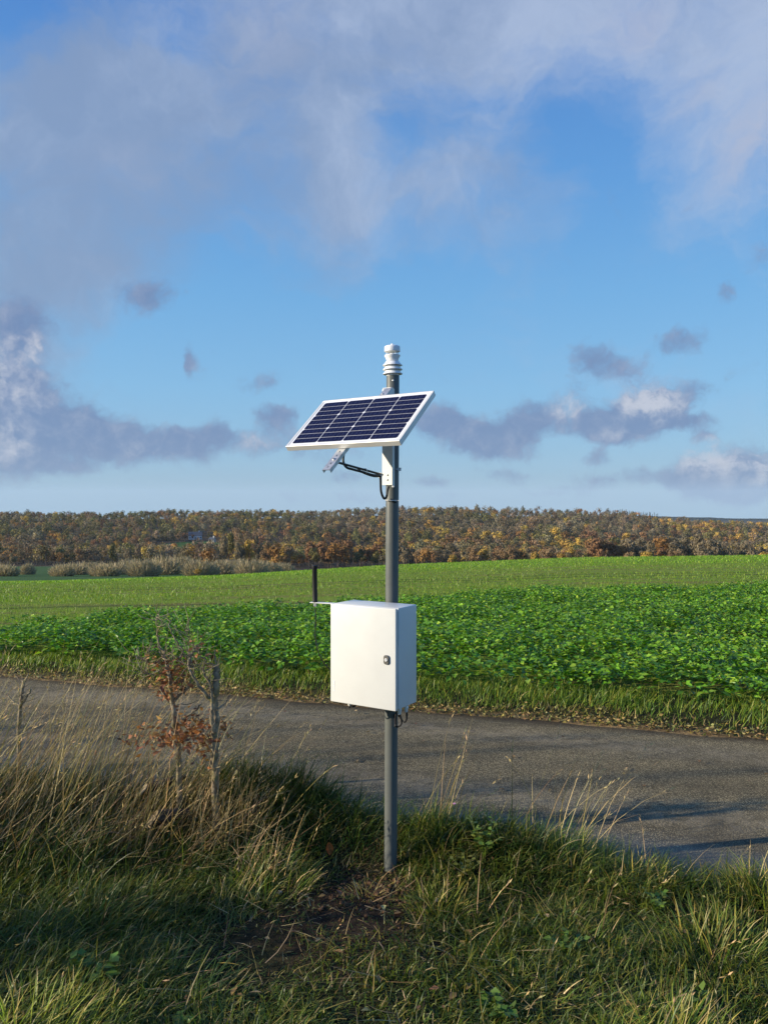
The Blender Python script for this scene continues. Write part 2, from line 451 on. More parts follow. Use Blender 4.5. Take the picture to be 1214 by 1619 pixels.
# lane
def road_mat():
    m, q, out = new_mat('worn_asphalt')
    b = q.n('ShaderNodeBsdfPrincipled')
    P = q.n('ShaderNodeNewGeometry').outputs['Position']
    tt = q.vec('DOT_PRODUCT', P, (0.311, 0.951, 0))
    v = q.n('ShaderNodeTexVoronoi'); q.set(v.inputs['Vector'], P); v.inputs['Scale'].default_value = 130
    vc = q.n('ShaderNodeSeparateColor'); q.set(vc.inputs[0], v.outputs['Color'])
    rm = q.n('ShaderNodeMapping'); q.set(rm.inputs[0], P); rm.inputs['Rotation'].default_value = (0, 0, R(18)); rm.inputs['Scale'].default_value = (0.35, 1.6, 1)
    n1 = q.noise(rm.outputs[0], 1.1, 6, 0.6); n2 = q.noise(P, 9, 6, 0.7)
    chip = q.mix(q.rng(vc.outputs[0], 0.15, 1.0), (0.18, 0.153, 0.096), (0.74, 0.635, 0.41))
    binder = (0.125, 0.106, 0.068)
    c = q.mix(q.rng(v.outputs['Distance'], 0.35, 0.62), chip, binder)
    st = q.rng(q.math('ADD', q.math('MULTIPLY', n1, 0.7), q.math('MULTIPLY', n2, 0.4)), 0.42, 0.68)
    c = q.mix(st, q.mix(1.0, c, (0.62, 0.60, 0.56), 'MULTIPLY'), q.mix(1.0, c, (1.15, 1.10, 0.98), 'MULTIPLY'))
    # earth and moss drifted to the middle and to both edges
    mid = q.math('MULTIPLY', q.rng(q.math('ABSOLUTE', q.math('SUBTRACT', tt, 5.95)), 0.0, 0.35, 1, 0), q.rng(n2, 0.45, 0.65))
    edg = q.math('MAXIMUM', q.rng(q.math('ADD', tt, q.math('MULTIPLY', n2, 0.35)), 7.18, 7.42, 0, 1), q.rng(q.math('SUBTRACT', tt, q.math('MULTIPLY', n2, 0.45)), 4.3, 4.55, 1, 0))
    c = q.mix(q.math('MULTIPLY', mid, 0.55), c, (0.17, 0.135, 0.08))
    # paler wheel paths, hairline cracks and dark repairs
    wp = q.math('MAXIMUM', q.rng(q.math('ABSOLUTE', q.math('SUBTRACT', tt, 5.25)), 0.0, 0.4, 1, 0), q.rng(q.math('ABSOLUTE', q.math('SUBTRACT', tt, 6.65)), 0.0, 0.4, 1, 0))
    c = q.mix(q.math('MULTIPLY', wp, q.rng(n2, 0.35, 0.65, 0.1, 0.45)), c, (0.34, 0.29, 0.21))
    cv = q.n('ShaderNodeTexVoronoi', feature='DISTANCE_TO_EDGE'); cv.inputs['Scale'].default_value = 0.9
    q.set(cv.inputs['Vector'], q.vec('ADD', P, q.vec('SCALE', q.noise(P, 2.2, 6, 0.7, 0, 'Color'), scale=0.9)))
    crk = q.math('MULTIPLY', q.rng(cv.outputs['Distance'], 0.002, 0.012, 1, 0), q.rng(n1, 0.45, 0.6))
    c = q.mix(q.math('MULTIPLY', crk, 0.7), c, (0.04, 0.035, 0.03))
    patch = q.rng(q.noise(P, 0.7, 3, 0.4), 0.60, 0.66)
    c = q.mix(q.math('MULTIPLY', patch, 0.45), c, (0.09, 0.08, 0.062))
    c = q.mix(q.math('MULTIPLY', edg, 0.8), c, (0.055, 0.042, 0.028))
    # damp strip beside the near verge, grass shadow mixed into its dark colour
    wet_shade = q.rng(q.math('ADD', tt, q.math('MULTIPLY', q.math('SUBTRACT', n1, 0.5), 0.5)), 4.74, 5.05, 1, 0)
    c = q.mix(q.math('MULTIPLY', wet_shade, 0.55), c, (0.045, 0.042, 0.038))
    q.set(b.inputs['Base Color'], c)
    q.set(b.inputs['Roughness'], q.rng(wet_shade, 0, 1, 0.85, 0.45))
    q.set(b.inputs['Specular IOR Level'], q.rng(wet_shade, 0, 1, 0.18, 0.5))
    bp = q.n('ShaderNodeBump'); bp.inputs['Distance'].default_value = 0.010
    q.set(bp.inputs['Strength'], q.rng(wet_shade, 0, 1, 1.0, 0.5))
    h = q.math('ADD', q.rng(v.outputs['Distance'], 0.0, 0.7, 1, 0), q.math('MULTIPLY', n2, 0.8))
    q.set(bp.inputs['Height'], h); q.set(b.inputs['Normal'], bp.outputs[0])
    q.set(out.inputs[0], b.outputs[0])
    return m
ns, ntt = 500, 26
ss = np.linspace(-75, 75, ns); tv = np.linspace(ROAD_A - 0.06, ROAD_B + 0.02, ntt)
SS, TT = np.meshgrid(ss, tv, indexing='ij')
edge_w = 0.09 * (vnoise(SS, TT * 0, 1.3) - 0.5) + 0.05 * (vnoise(SS, TT * 0 + 9, 5.0) - 0.5)
TTw = TT + edge_w * (np.clip((TT - 6.9) / 0.33, 0, 1))
RX = 0.951 * SS + 0.311 * TTw; RY = -0.311 * SS + 0.951 * TTw
u_ = (TT - ROAD_A) / (ROAD_B - ROAD_A)
RZ = -0.066 + 0.035 * (1 - (2 * u_ - 1) ** 2) + 0.008 * (vnoise(RX, RY, 2.5) - 0.5)
i_ = np.arange(ns - 1)[:, None] * ntt; j_ = np.arange(ntt - 1)[None, :]
RF = np.stack([i_ + j_, i_ + ntt + j_, i_ + ntt + j_ + 1, i_ + j_ + 1], -1).reshape(-1, 4)
tag(link('road', mesh_np('road', np.stack([RX.ravel(), RY.ravel(), RZ.ravel()], 1), RF, smooth=True), road_mat()), kind='structure')

# distant blue ridge on the right horizon
def ridge():
    n = 160
    xs = np.linspace(300, 3600, n)
    a = xs / 4000.0
    crest = CAM_H - (np.interp(a, [0.0, 0.30, 0.36, 0.44, 0.5, 0.9], [819, 815, 816.5, 820, 821, 824]) - 795) / F_PX * 4000
    crest = crest + 3 * (vnoise(xs, xs * 0, 0.02) - 0.5) + 6 * (vnoise(xs, xs * 0 + 3, 0.06) - 0.5)
    prof = [(-700, None), (-250, 0.55), (0, 1.0), (300, 0.9), (900, None)]
    V = []
    for dy, f in prof:
        z = np.full(n, -130.0) if f is None else -130 + (crest + 130) * f
        V.append(np.stack([xs, np.full(n, 4000.0 + dy), z], 1))
    V = np.concatenate(V)
    i = np.arange(len(prof) - 1)[:, None] * n; j = np.arange(n - 1)[None, :]
    F = np.stack([i + j, i + j + 1, i + n + j + 1, i + n + j], -1).reshape(-1, 4)
    m, q, out = new_mat('far_wooded_ridge')
    b = q.n('ShaderNodeBsdfPrincipled')
    P = q.n('ShaderNodeNewGeometry').outputs['Position']
    q.set(b.inputs['Base Color'], q.mix(q.noise(P, 0.03, 6, 0.7), (0.006, 0.012, 0.012), (0.020, 0.026, 0.020)))
    b.inputs['Roughness'].default_value = 1.0; b.inputs['Specular IOR Level'].default_value = 0.0
    q.set(out.inputs[0], b.outputs[0])
    tag(link('distant_ridge', mesh_np('distant_ridge', V, F, smooth=True), m), kind='structure')
ridge()

# haze in the valley air
HAZE = 6e-5

# ------------------------------------------------------------------ mesh builders for made objects
def bm_box(bm, M, sx, sy, sz, bevel=0.0, seg=2, mi=0):
    """box of full size sx,sy,sz centred on M"""
    r = bmesh.ops.create_cube(bm, size=1.0, matrix=M @ Matrix.Diagonal((sx, sy, sz, 1)))
    vs = r['verts']
    es = list({e for v in vs for e in v.link_edges})
    fs = {f for v in vs for f in v.link_faces}
    if bevel:
        rb = bmesh.ops.bevel(bm, geom=es, offset=bevel, segments=seg, profile=0.5, affect='EDGES')
        fs = set(rb['faces']) | {f for f in fs if f.is_valid}
    for f in fs:
        if f.is_valid: f.material_index = mi
    return fs

def bm_lathe(bm, M, prof, n=32, mi=0, cap=True):
    rings = []
    for r, z in prof:
        rings.append([bm.verts.new(M @ Vector((r * math.cos(2 * math.pi * k / n), r * math.sin(2 * math.pi * k / n), z))) for k in range(n)])
    for a, b in zip(rings[:-1], rings[1:]):
        for k in range(n):
            f = bm.faces.new((a[k], a[(k + 1) % n], b[(k + 1) % n], b[k])); f.material_index = mi
    if cap:
        f = bm.faces.new(rings[0][::-1]); f.material_index = mi
        f = bm.faces.new(rings[-1]); f.material_index = mi

def bm_tube(bm, pts, rad, n=8, mi=0):
    pts = [Vector(p) for p in pts]
    if not isinstance(rad, (list, tuple)): rad = [rad] * len(pts)
    up = Vector((0.13, 0.21, 0.97)); prev = None
    rings = []
    for i, p in enumerate(pts):
        d = (pts[min(i + 1, len(pts) - 1)] - pts[max(i - 1, 0)]).normalized()
        if prev is None:
            s = d.cross(up); s = s.normalized() if s.length > 1e-4 else d.orthogonal().normalized()
        else:
            s = (prev - d * prev.dot(d)).normalized()
        prev = s; q = d.cross(s)
        rings.append([bm.verts.new(p + (s * math.cos(2 * math.pi * k / n) + q * math.sin(2 * math.pi * k / n)) * rad[i]) for k in range(n)])
    for a, b in zip(rings[:-1], rings[1:]):
        for k in range(n):
            f = bm.faces.new((a[k], a[(k + 1) % n], b[(k + 1) % n], b[k])); f.material_index = mi
    f = bm.faces.new(rings[0][::-1]); f.material_index = mi
    f = bm.faces.new(rings[-1]); f.material_index = mi

def spline(pts, n=8):
    """Catmull-Rom through points"""
    P = [Vector(p) for p in pts]; P = [P[0] * 2 - P[1]] + P + [P[-1] * 2 - P[-2]]
    out = []
    for i in range(1, len(P) - 2):
        for k in range(n):
            t = k / n
            a, b, c, d = P[i - 1], P[i], P[i + 1], P[i + 2]
            out.append(0.5 * ((2 * b) + (c - a) * t + (2 * a - 5 * b + 4 * c - d) * t * t + (3 * b - a - 3 * c + d) * t ** 3))
    out.append(P[-2]); return out

def fin(name, bm, mats, parent, origin=(0, 0, 0), smooth=True, angle=35):
    """parts are modelled in world space and stored relative to their thing's base"""
    bmesh.ops.recalc_face_normals(bm, faces=bm.faces)
    bmesh.ops.translate(bm, verts=bm.verts, vec=-Vector(origin))
    me = bpy.data.meshes.new(name)
    if smooth:
        for f in bm.faces: f.smooth = True
        for e in bm.edges:
            if len(e.link_faces) == 2 and e.calc_face_angle(0) > R(angle): e.smooth = False
    bm.to_mesh(me); bm.free()
    for m in (mats if isinstance(mats, (list, tuple)) else [mats]): me.materials.append(m)
    return link(name, me, None, parent)

# ------------------------------------------------------------------ weather station
M_POLE = paint('grey_pole_paint', (0.118, 0.126, 0.118), 0.42, vary=0.05, bump=0.05, bscale=120, spec=0.3)
M_WHITE = paint('white_powder_coat', (0.69, 0.688, 0.655), 0.36, vary=0.02, bump=0.12, bscale=420)
M_SENSOR = paint('white_sensor_plastic', (0.82, 0.82, 0.82), 0.45, vary=0.02)
M_BLACK = paint('black_cable_rubber', (0.008, 0.008, 0.009), 0.6, vary=0.2)
M_GASKET = paint('dark_door_gasket', (0.02, 0.022, 0.03), 0.7)
M_ALU = paint('aluminium_frame', (0.72, 0.71, 0.69), 0.42, 0.25, vary=0.03)
M_GALV = paint('galvanised_steel', (0.50, 0.51, 0.53), 0.45, 0.65, vary=0.2, scale=40)
M_CHAN = paint('white_bracket_paint', (0.78, 0.77, 0.73), 0.4, vary=0.02)
M_LOCK = paint('cast_lock_metal', (0.20, 0.19, 0.17), 0.35, 0.5, vary=0.2)
M_NYLON = paint('white_nylon', (0.80, 0.79, 0.76), 0.5)
M_BACKSHEET = paint('white_backsheet', (0.78, 0.78, 0.79), 0.25, vary=0.01, coat=0.4)

def cell_mat():
    m, q, out = new_mat('silicon_cells')
    b = q.n('ShaderNodeBsdfPrincipled')
    tc = q.n('ShaderNodeTexCoord').outputs['Object']
    f = q.noise(tc, 14, 3)
    q.set(b.inputs['Base Color'], q.mix(f, (0.006, 0.006, 0.024), (0.011, 0.011, 0.042)))
    b.inputs['Roughness'].default_value = 0.22
    b.inputs['Specular IOR Level'].default_value = 0.18
    q.set(out.inputs[0], b.outputs[0]); return m
M_CELL = cell_mat()
M_BUS = paint('cell_busbars', (0.07, 0.08, 0.15), 0.4, 0.3)

POLE = Vector((0.035, 4.19, 0.0))
POLE_Z0 = -0.045
st = empty('weather_station', (POLE.x, POLE.y, POLE_Z0), 'grey pole in the roadside grass carrying a solar panel and a white cabinet', 'weather station')
ORG = st.location.copy()
LEAN = 0.0045
def pole_at(z): return Vector((POLE.x + LEAN * (z - 0.0), POLE.y, z))
TOPZ = 2.568

bm = bmesh.new()
prof = 40
ring = []
for z, r in ((-0.35, 0.034), (0.5, 0.034), (1.5, 0.0342), (TOPZ - 0.004, 0.034), (TOPZ, 0.032)):
    c = pole_at(z)
    ring.append([bm.verts.new((c.x + r * math.cos(2 * math.pi * k / prof), c.y + r * math.sin(2 * math.pi * k / prof), z)) for k in range(prof)])
for a, b in zip(ring[:-1], ring[1:]):
    for k in range(prof): bm.faces.new((a[k], a[(k + 1) % prof], b[(k + 1) % prof], b[k]))
bm.faces.new(ring[0][::-1]); bm.faces.new(ring[-1])
pole = fin('pole', bm, M_POLE, st, ORG)
bm = bmesh.new()
c = pole_at(2.535)
bm_lathe(bm, Matrix.Translation((c.x + 0.001, c.y - 0.0335, c.z)) @ Matrix.Rotation(R(90), 4, 'X'), [(0.0055, -0.001), (0.0055, 0.003), (0.003, 0.005)], 12)
fin('bolt', bm, M_GALV, pole, ORG)

# sensor head
c = pole_at(TOPZ)
T0 = Matrix.Translation((c.x - 0.001, c.y, TOPZ)) @ Matrix.Rotation(R(-1.0), 4, 'Y')
u = 0.0001946
bm = bmesh.new()
bm_lathe(bm, T0, [(0.0335, -0.004), (0.0335, 0.006), (0.028, 0.008), (0.028, 0.072), (0.031, 0.075), (0.0312, 0.078), (0.0365, 0.092), (0.0410, 0.099), (0.0410, 0.104), (0.0385, 0.106), (0.012, 0.107), (0.010, 0.112)], 40)
head = fin('weather_sensor', bm, M_SENSOR, st, ORG)
for kz in (0.0045, 0.027, 0.0495):
    bm = bmesh.new()
    bm_lathe(bm, T0 @ Matrix.Translation((0, 0, kz)), [(0.030, 0.004), (0.0495, -0.0005), (0.0515, 0.0005), (0.0512, 0.0022), (0.038, 0.0165), (0.035, 0.0215), (0.030, 0.0215)], 48, cap=False)
    fin('radiation_shield', bm, M_SENSOR, head, ORG)
bm = bmesh.new()
bm_lathe(bm, T0, [(0.036, 0.1235), (0.0408, 0.1225), (0.0412, 0.126), (0.0408, 0.146), (0.039, 0.150), (0.034, 0.153), (0.008, 0.155), (0.0065, 0.156), (0.0062, 0.1635), (0.004, 0.165)], 40)
fin('sensor_cap', bm, M_SENSOR, head, ORG)
for k in range(4):
    bm = bmesh.new()
    a = R(28 + 90 * k)
    bm_lathe(bm, T0 @ Matrix.Translation((0.033 * math.cos(a), 0.033 * math.sin(a), 0.0)), [(0.0024, 0.104), (0.0024, 0.122)], 10)
    fin('sensor_post', bm, M_SENSOR, head, ORG)
for k in range(4):
    bm = bmesh.new()
    a = R(-20 + 90 * k)
    bm_lathe(bm, T0 @ Matrix.Translation((0.017 * math.cos(a), 0.017 * math.sin(a), 0.0)), [(0.0042, 0.105), (0.0042, 0.112), (0.002, 0.114)], 10)
    fin('transducer', bm, M_SENSOR, head, ORG)

# cabinet
YAW = R(31.8)
cbX = Vector((math.cos(YAW), -math.sin(YAW), 0))        # to the lock side
cbY = Vector((math.sin(YAW), math.cos(YAW), 0))         # from door to back
CORNER = Vector((0.0578, 3.8747, 1.3836))               # top corner at the lock edge of the door
W, D, H = 0.391, 0.208, 0.5
def cab(x, y, z):
    """cabinet space: x from the hinge edge, y back from the door, z down from the top"""
    return CORNER + cbX * (x - W) + cbY * y + Vector((0, 0, -z))
def cabM(x, y, z):
    M = Matrix.Identity(4); p = cab(x, y, z)
    for i in range(3):
        M[i][0], M[i][1], M[i][2], M[i][3] = cbX[i], cbY[i], (0, 0, 1)[i], p[i]
    return M
bm = bmesh.new()
y0 = 0.0285
bm_box(bm, cabM(W / 2, (D + y0) / 2, H / 2 - 0.0015), W - 0.003, D - y0, H - 0.003, 0.004, 3)
cabinet = fin('cabinet', bm, M_WHITE, st, ORG)
bm = bmesh.new()
bm_box(bm, cabM(W / 2, 0.0225, H / 2 - 0.001), W - 0.024, 0.0118, H - 0.024)
fin('door_gasket', bm, M_GASKET, cabinet, ORG)
bm = bmesh.new()
bm_box(bm, cabM(W / 2, 0.0088, H / 2), W, 0.0165, H + 0.001, 0.005, 4)
fin('door', bm, M_WHITE, cabinet, ORG)
# maker's mark: a small run of raised white dashes set upright by the hinge corner of the door
bm = bmesh.new()
for k, (dz, hh, ww) in enumerate(((0.395, 0.006, 0.007), (0.405, 0.008, 0.005), (0.416, 0.004, 0.006), (0.424, 0.008, 0.005), (0.435, 0.004, 0.004), (0.442, 0.006, 0.006))):
    bm_box(bm, cabM(0.024, -0.0002, dz), ww, 0.0012, hh, 0.0004, 1)
fin('maker_mark', bm, paint('white_badge', (0.9, 0.9, 0.9), 0.3, vary=0.01), cabinet, ORG)
# quarter-turn lock
bm = bmesh.new()
LX, LZ = W - 0.052, 0.252
n = 20
def rrect(w, h, r, k=5):
    pts = []
    for cx, cz, a0 in ((w / 2 - r, h / 2 - r, 0), (-w / 2 + r, h / 2 - r, 90), (-w / 2 + r, -h / 2 + r, 180), (w / 2 - r, -h / 2 + r, 270)):
        for i in range(k + 1):
            a = R(a0 + 90 * i / k); pts.append((cx + r * math.cos(a), cz + r * math.sin(a)))
    return pts
pr = rrect(0.032, 0.046, 0.011)
LM = cabM(LX, 0.0, LZ)
layers = [(1.0, 0.002), (1.0, -0.004), (0.82, -0.0075), (0.78, -0.0062)]
rings = [[bm.verts.new(LM @ Vector((x * s_, yy_, z * s_))) for x, z in pr] for s_, yy_ in layers]
for a, b in zip(rings[:-1], rings[1:]):
    for k in range(len(pr)): bm.faces.new((a[k], a[(k + 1) % len(pr)], b[(k + 1) % len(pr)], b[k]))
bm.faces.new(rings[-1])
lock = fin('lock', bm, M_LOCK, cabinet, ORG)
bm = bmesh.new()
bm_lathe(bm, LM @ Matrix.Rotation(R(90), 4, 'X'), [(0.0080, 0.003), (0.0080, 0.0095), (0.0065, 0.0105), (0.0048, 0.0105), (0.0044, 0.0065), (0.0020, 0.0065)], 24)
fin('lock_barrel', bm, M_NYLON, cabinet, ORG)
# cable glands under the cabinet
for gx, gy in ((0.062, 0.085), (0.366, 0.075), (0.372, 0.130)):
    bm = bmesh.new()
    bm_lathe(bm, cabM(gx, gy, H + 0.022), [(0.006, -0.012), (0.0095, -0.006), (0.0115, 0.008), (0.0125, 0.010), (0.0125, 0.018), (0.011, 0.0205), (0.011, 0.024)], 14)
    fin('cable_gland', bm, M_NYLON, cabinet, ORG)
# brackets that hold the cabinet to the pole
for dz in (0.09, 0.41):
    bm = bmesh.new()
    p = pole_at(CORNER.z - dz)
    bm_tube(bm, [p + Vector((0.0365 * math.cos(a), 0.0365 * math.sin(a), 0)) for a in np.linspace(0, 2 * math.pi, 25)[:-1]], 0.003, 6)
    bm_box(bm, cabM(W / 2, D + 0.004, dz + 0.01), 0.12, 0.012, 0.03, 0.001, 1)
    fin('pole_clamp', bm, M_GALV, st, ORG)

# antenna on its little shelf
AP = Vector((-0.3595, 4.17, 1.379))
bm = bmesh.new()
bx = (cab(0, 0.02, 0) - AP); bx.z = 0
a0 = AP - bx.normalized() * 0.028
e1 = cab(0.0, 0.052, 0.0); e0 = a0
dirb = (Vector((e1.x, e1.y, 0)) - Vector((e0.x, e0.y, 0))); Lb = dirb.length; dirb.normalize()
perp = Vector((-dirb.y, dirb.x, 0))
Mb = Matrix.Identity(4)
mid = Vector(((e0.x + e1.x) / 2, (e0.y + e1.y) / 2, 1.3785)) + dirb * 0.003
for i in range(3): Mb[i][0], Mb[i][1], Mb[i][2], Mb[i][3] = dirb[i], perp[i], (0, 0, 1)[i], mid[i]
bm_box(bm, Mb, Lb + 0.004, 0.034, 0.0045, 0.001, 1)
bm_box(bm, Mb @ Matrix.Translation((Lb / 2 - 0.002, 0, -0.022)), 0.004, 0.034, 0.042, 0.001, 1)
fin('antenna_bracket', bm, M_CHAN, st, ORG)
bm = bmesh.new()
bm_lathe(bm, Matrix.Translation((AP.x, AP.y, 1.381)) @ Matrix.Rotation(R(-0.8), 4, 'Y'), [(0.0135, 0.0), (0.0138, 0.004), (0.0130, 0.010), (0.0128, 0.175), (0.0140, 0.177), (0.0140, 0.190), (0.0115, 0.193)], 24)
fin('antenna', bm, M_BLACK, st, ORG)
bm = bmesh.new()
bm_lathe(bm, Matrix.Translation((AP.x, AP.y, 1.362)), [(0.006, -0.004), (0.007, 0.0), (0.007, 0.014)], 10)
fin('antenna_connector', bm, M_GALV, st, ORG)
bm = bmesh.new()
pts = spline([AP + Vector((0.0, 0, -0.02)), AP + Vector((0.003, 0.0, -0.09)), AP + Vector((0.000, 0.01, -0.18)), AP + Vector((0.016, 0.012, -0.265)), AP + Vector((0.05, 0.03, -0.33)), AP + Vector((0.11, 0.06, -0.40)), AP + Vector((0.17, 0.06, -0.485)), cab(0.05, 0.10, H + 0.045), cab(0.062, 0.085, H + 0.03), cab(0.062, 0.085, H + 0.012)], 8)
bm_tube(bm, pts, 0.0028, 8)
fin('antenna_cable', bm, M_BLACK, st, ORG)

# solar panel
PAZ, PTILT = -0.5964, -0.8651
Rm = Matrix.Rotation(PAZ, 3, 'Z') @ Matrix.Rotation(PTILT, 3, 'X')
pu, pn, pv = Rm @ Vector((1, 0, 0)), Rm @ Vector((0, -1, 0)), Rm @ Vector((0, 0, 1))
PC_ = Vector((-0.1244, 3.9002, 2.3087))
PA, PB, PT = 0.6731, 0.40, 0.028
def panM(a, b, n_):
    M = Matrix.Identity(4); p = PC_ + pu * a + pv * b + pn * n_
    for i in range(3): M[i][0], M[i][1], M[i][2], M[i][3] = pu[i], pv[i], pn[i], p[i]
    return M
bm = bmesh.new()
fw = 0.012
bm_box(bm, panM(0, PB / 2 - fw / 2, -PT / 2), PA, fw, PT, 0.001, 1)
bm_box(bm, panM(0, -PB / 2 + fw / 2, -PT / 2), PA, fw, PT, 0.001, 1)
for s_ in (-1, 1):
    bm_box(bm, panM(s_ * (PA / 2 - fw / 2), 0, -PT / 2), fw, PB - 2 * fw, PT - 0.0006)
panel = fin('solar_panel', bm, M_ALU, st, ORG)
bm = bmesh.new()
bm_box(bm, panM(0, 0, -0.0045), PA - 2 * fw + 0.002, PB - 2 * fw + 0.002, 0.005)
fin('backsheet', bm, M_BACKSHEET, panel, ORG)
# 4 x 9 cut cells, grouped by threes with clipped corners
bm = bmesh.new()
mx_, my_ = 0.012, 0.012
cw = (PA - 2 * fw - 2 * mx_) / 4; ch = (PB - 2 * fw - 2 * my_) / 9
for ci in range(4):
    for ri in range(9):
        x0 = -PA / 2 + fw + mx_ + ci * cw + 0.0022; x1 = x0 + cw - 0.0044
        yb = -PB / 2 + fw + my_ + ri * ch + 0.0014; yt = yb + ch - 0.0028
        cl = 0.007; g3 = ri % 3
        if g3 == 0: pts = [(x0 + cl, yb), (x1 - cl, yb), (x1, yb + cl), (x1, yt), (x0, yt), (x0, yb + cl)]
        elif g3 == 2: pts = [(x0, yb), (x1, yb), (x1, yt - cl), (x1 - cl, yt), (x0 + cl, yt), (x0, yt - cl)]
        else: pts = [(x0, yb), (x1, yb), (x1, yt), (x0, yt)]
        lo = [bm.verts.new(panM(0, 0, 0) @ Vector((x, y, -0.0030))) for x, y in pts]
        hi = [bm.verts.new(panM(0, 0, 0) @ Vector((x, y, -0.0012))) for x, y in pts]
        bm.faces.new(hi); bm.faces.new(lo[::-1])
        for k in range(len(pts)): bm.faces.new((lo[k], lo[(k + 1) % len(pts)], hi[(k + 1) % len(pts)], hi[k]))
        for kb in range(1, 6):
            xx = x0 + (x1 - x0) * kb / 6
            bm_box(bm, panM(xx, (yb + yt) / 2, -0.0011), 0.0010, yt - yb - 0.001, 0.0006, mi=1)
fin('solar_cells', bm, [M_CELL, M_BUS], panel, ORG, smooth=False)
# rating sticker of faint print along the frame's top edge
bm = bmesh.new()
xx = -PA / 2 + 0.05
for k in range(26):
    w_ = 0.002 + 0.004 * random.random()
    if k % 6 != 5: bm_box(bm, panM(xx, PB / 2 - 0.0065, 0.0002), w_, 0.0026, 0.0006)
    xx += w_ + 0.0016
fin('frame_print', bm, paint('grey_frame_print', (0.5, 0.5, 0.52), 0.5), panel, ORG, smooth=False)
# junction box behind the panel
bm = bmesh.new()
bm_box(bm, panM(0.03, -0.05, -PT - 0.002), 0.10, 0.09, 0.02, 0.003, 2)
fin('junction_box', bm, M_BLACK, panel, ORG)

# slotted rail behind the panel (runs past its lower edge), with the hinge end above
bm = bmesh.new()
rl0, rl1 = -PB / 2 - 0.160, PB / 2 + 0.117
rn = -PT - 0.0035
RWD = 0.044
slots = [-PB / 2 - 0.138, -PB / 2 - 0.112, -PB / 2 - 0.052, -PB / 2 - 0.022]
# plate built around real slots
segs = sorted([(s0 - 0.006, s0 + 0.006) for s0 in slots])
cur = rl0
for a, b in segs:
    bm_box(bm, panM(0.0, (cur + a) / 2, rn), RWD, a - cur, 0.003)
    for s_ in (-1, 1): bm_box(bm, panM(s_ * (RWD / 4 + 0.0015), (a + b) / 2, rn), RWD / 2 - 0.003, b - a, 0.003)
    cur = b
bm_box(bm, panM(0.0, (cur + rl1) / 2, rn), RWD, rl1 - cur, 0.003)
for s_ in (-1, 1): bm_box(bm, panM(s_ * (RWD / 2 - 0.001), (rl0 + rl1) / 2, rn - 0.009), 0.002, rl1 - rl0, 0.016)
rail = fin('slotted_rail', bm, M_GALV, st, ORG)
bm = bmesh.new()
bm_lathe(bm, panM(0.0, -PB / 2 - 0.082, rn), [(0.009, -0.004), (0.009, 0.004), (0.005, 0.006), (0.005, 0.010)], 12)
fin('bolt', bm, M_GALV, rail, ORG)
bm = bmesh.new()
bm_lathe(bm, panM(-0.006, PB / 2 + 0.060, rn), [(0.006, 0.0), (0.006, 0.005), (0.003, 0.007)], 12)
fin('bolt', bm, M_GALV, rail, ORG)

# white channel clamped to the pole
hn = Vector((pn.x, pn.y, 0)).normalized()
hu = Vector((pu.x, pu.y, 0)).normalized()
def chM(a, n_, z):
    M = Matrix.Identity(4); p = pole_at(z) + hu * a + hn * n_
    for i in range(3): M[i][0], M[i][1], M[i][2], M[i][3] = hu[i], hn[i], (0, 0, 1)[i], p[i]
    return M
bm = bmesh.new()
zt, zb = 2.492, 1.992
zc_ = (zt + zb) / 2
CO = -0.006
bm_box(bm, chM(CO, 0.040, zc_), 0.064, 0.004, zt - zb, 0.0008, 1)
for s_ in (-1, 1): bm_box(bm, chM(CO + s_ * 0.031, 0.0265, zc_), 0.003, 0.0225, zt - zb)
bm_box(bm, chM(0.006, 0.053, zt + 0.001), 0.052, 0.028, 0.0035, 0.0008, 1)
bm_box(bm, chM(CO + 0.029, 0.060, zt - 0.019), 0.003, 0.036, 0.036)
chan = fin('mounting_channel', bm, M_CHAN, st, ORG)
for zz in (2.075, 2.40):
    bm = bmesh.new()
    p = pole_at(zz)
    angs = np.linspace(0, 2 * math.pi, 25)[:-1]
    bm_tube(bm, [p + Vector((0.0358 * math.cos(a), 0.0358 * math.sin(a), 0)) for a in angs] + [p + Vector((0.0358, 0, 0))], 0.0022, 6)
    bm_box(bm, Matrix.Translation(p + Vector((0.036, -0.018, 0))) @ Matrix.Rotation(R(8), 4, 'Z'), 0.018, 0.004, 0.018, 0.0008, 1)
    fin('pole_clamp', bm, M_GALV, st, ORG)
# bolt heads on the channel
for zz in (2.045, 2.02):
    bm = bmesh.new()
    bm_lathe(bm, chM(CO + 0.002, 0.042, zz) @ Matrix.Rotation(R(-90), 4, 'X'), [(0.005, -0.001), (0.005, 0.003), (0.003, 0.0045)], 10)
    fin('bolt', bm, M_GALV, chan, ORG)
# tilt brace from the channel to the rail
def at(px, py, Y):
    """the point at depth Y seen at photo pixel (px, py)"""
    cp, sp_ = math.cos(PITCH), math.sin(PITCH)
    v = Vector(((px - CX_PX) / F_PX, cp + (py - CY_PX) / F_PX * sp_, sp_ - (py - CY_PX) / F_PX * cp))
    return Vector((0, 0, CAM_H)) + v * (Y / v.y)
bb = panM(0.006, -PB / 2 - 0.082, rn - 0.014).translation
ba = at(604, 750.5, 4.125)
bm = bmesh.new()
d_ = (bb - ba)
bm_tube(bm, [ba - d_.normalized() * 0.004, ba + d_ * 0.33, ba + d_ * 0.66, bb], 0.0058, 8)
fin('tilt_brace', bm, paint('black_steel', (0.02, 0.02, 0.022), 0.4, 0.3), st, ORG)
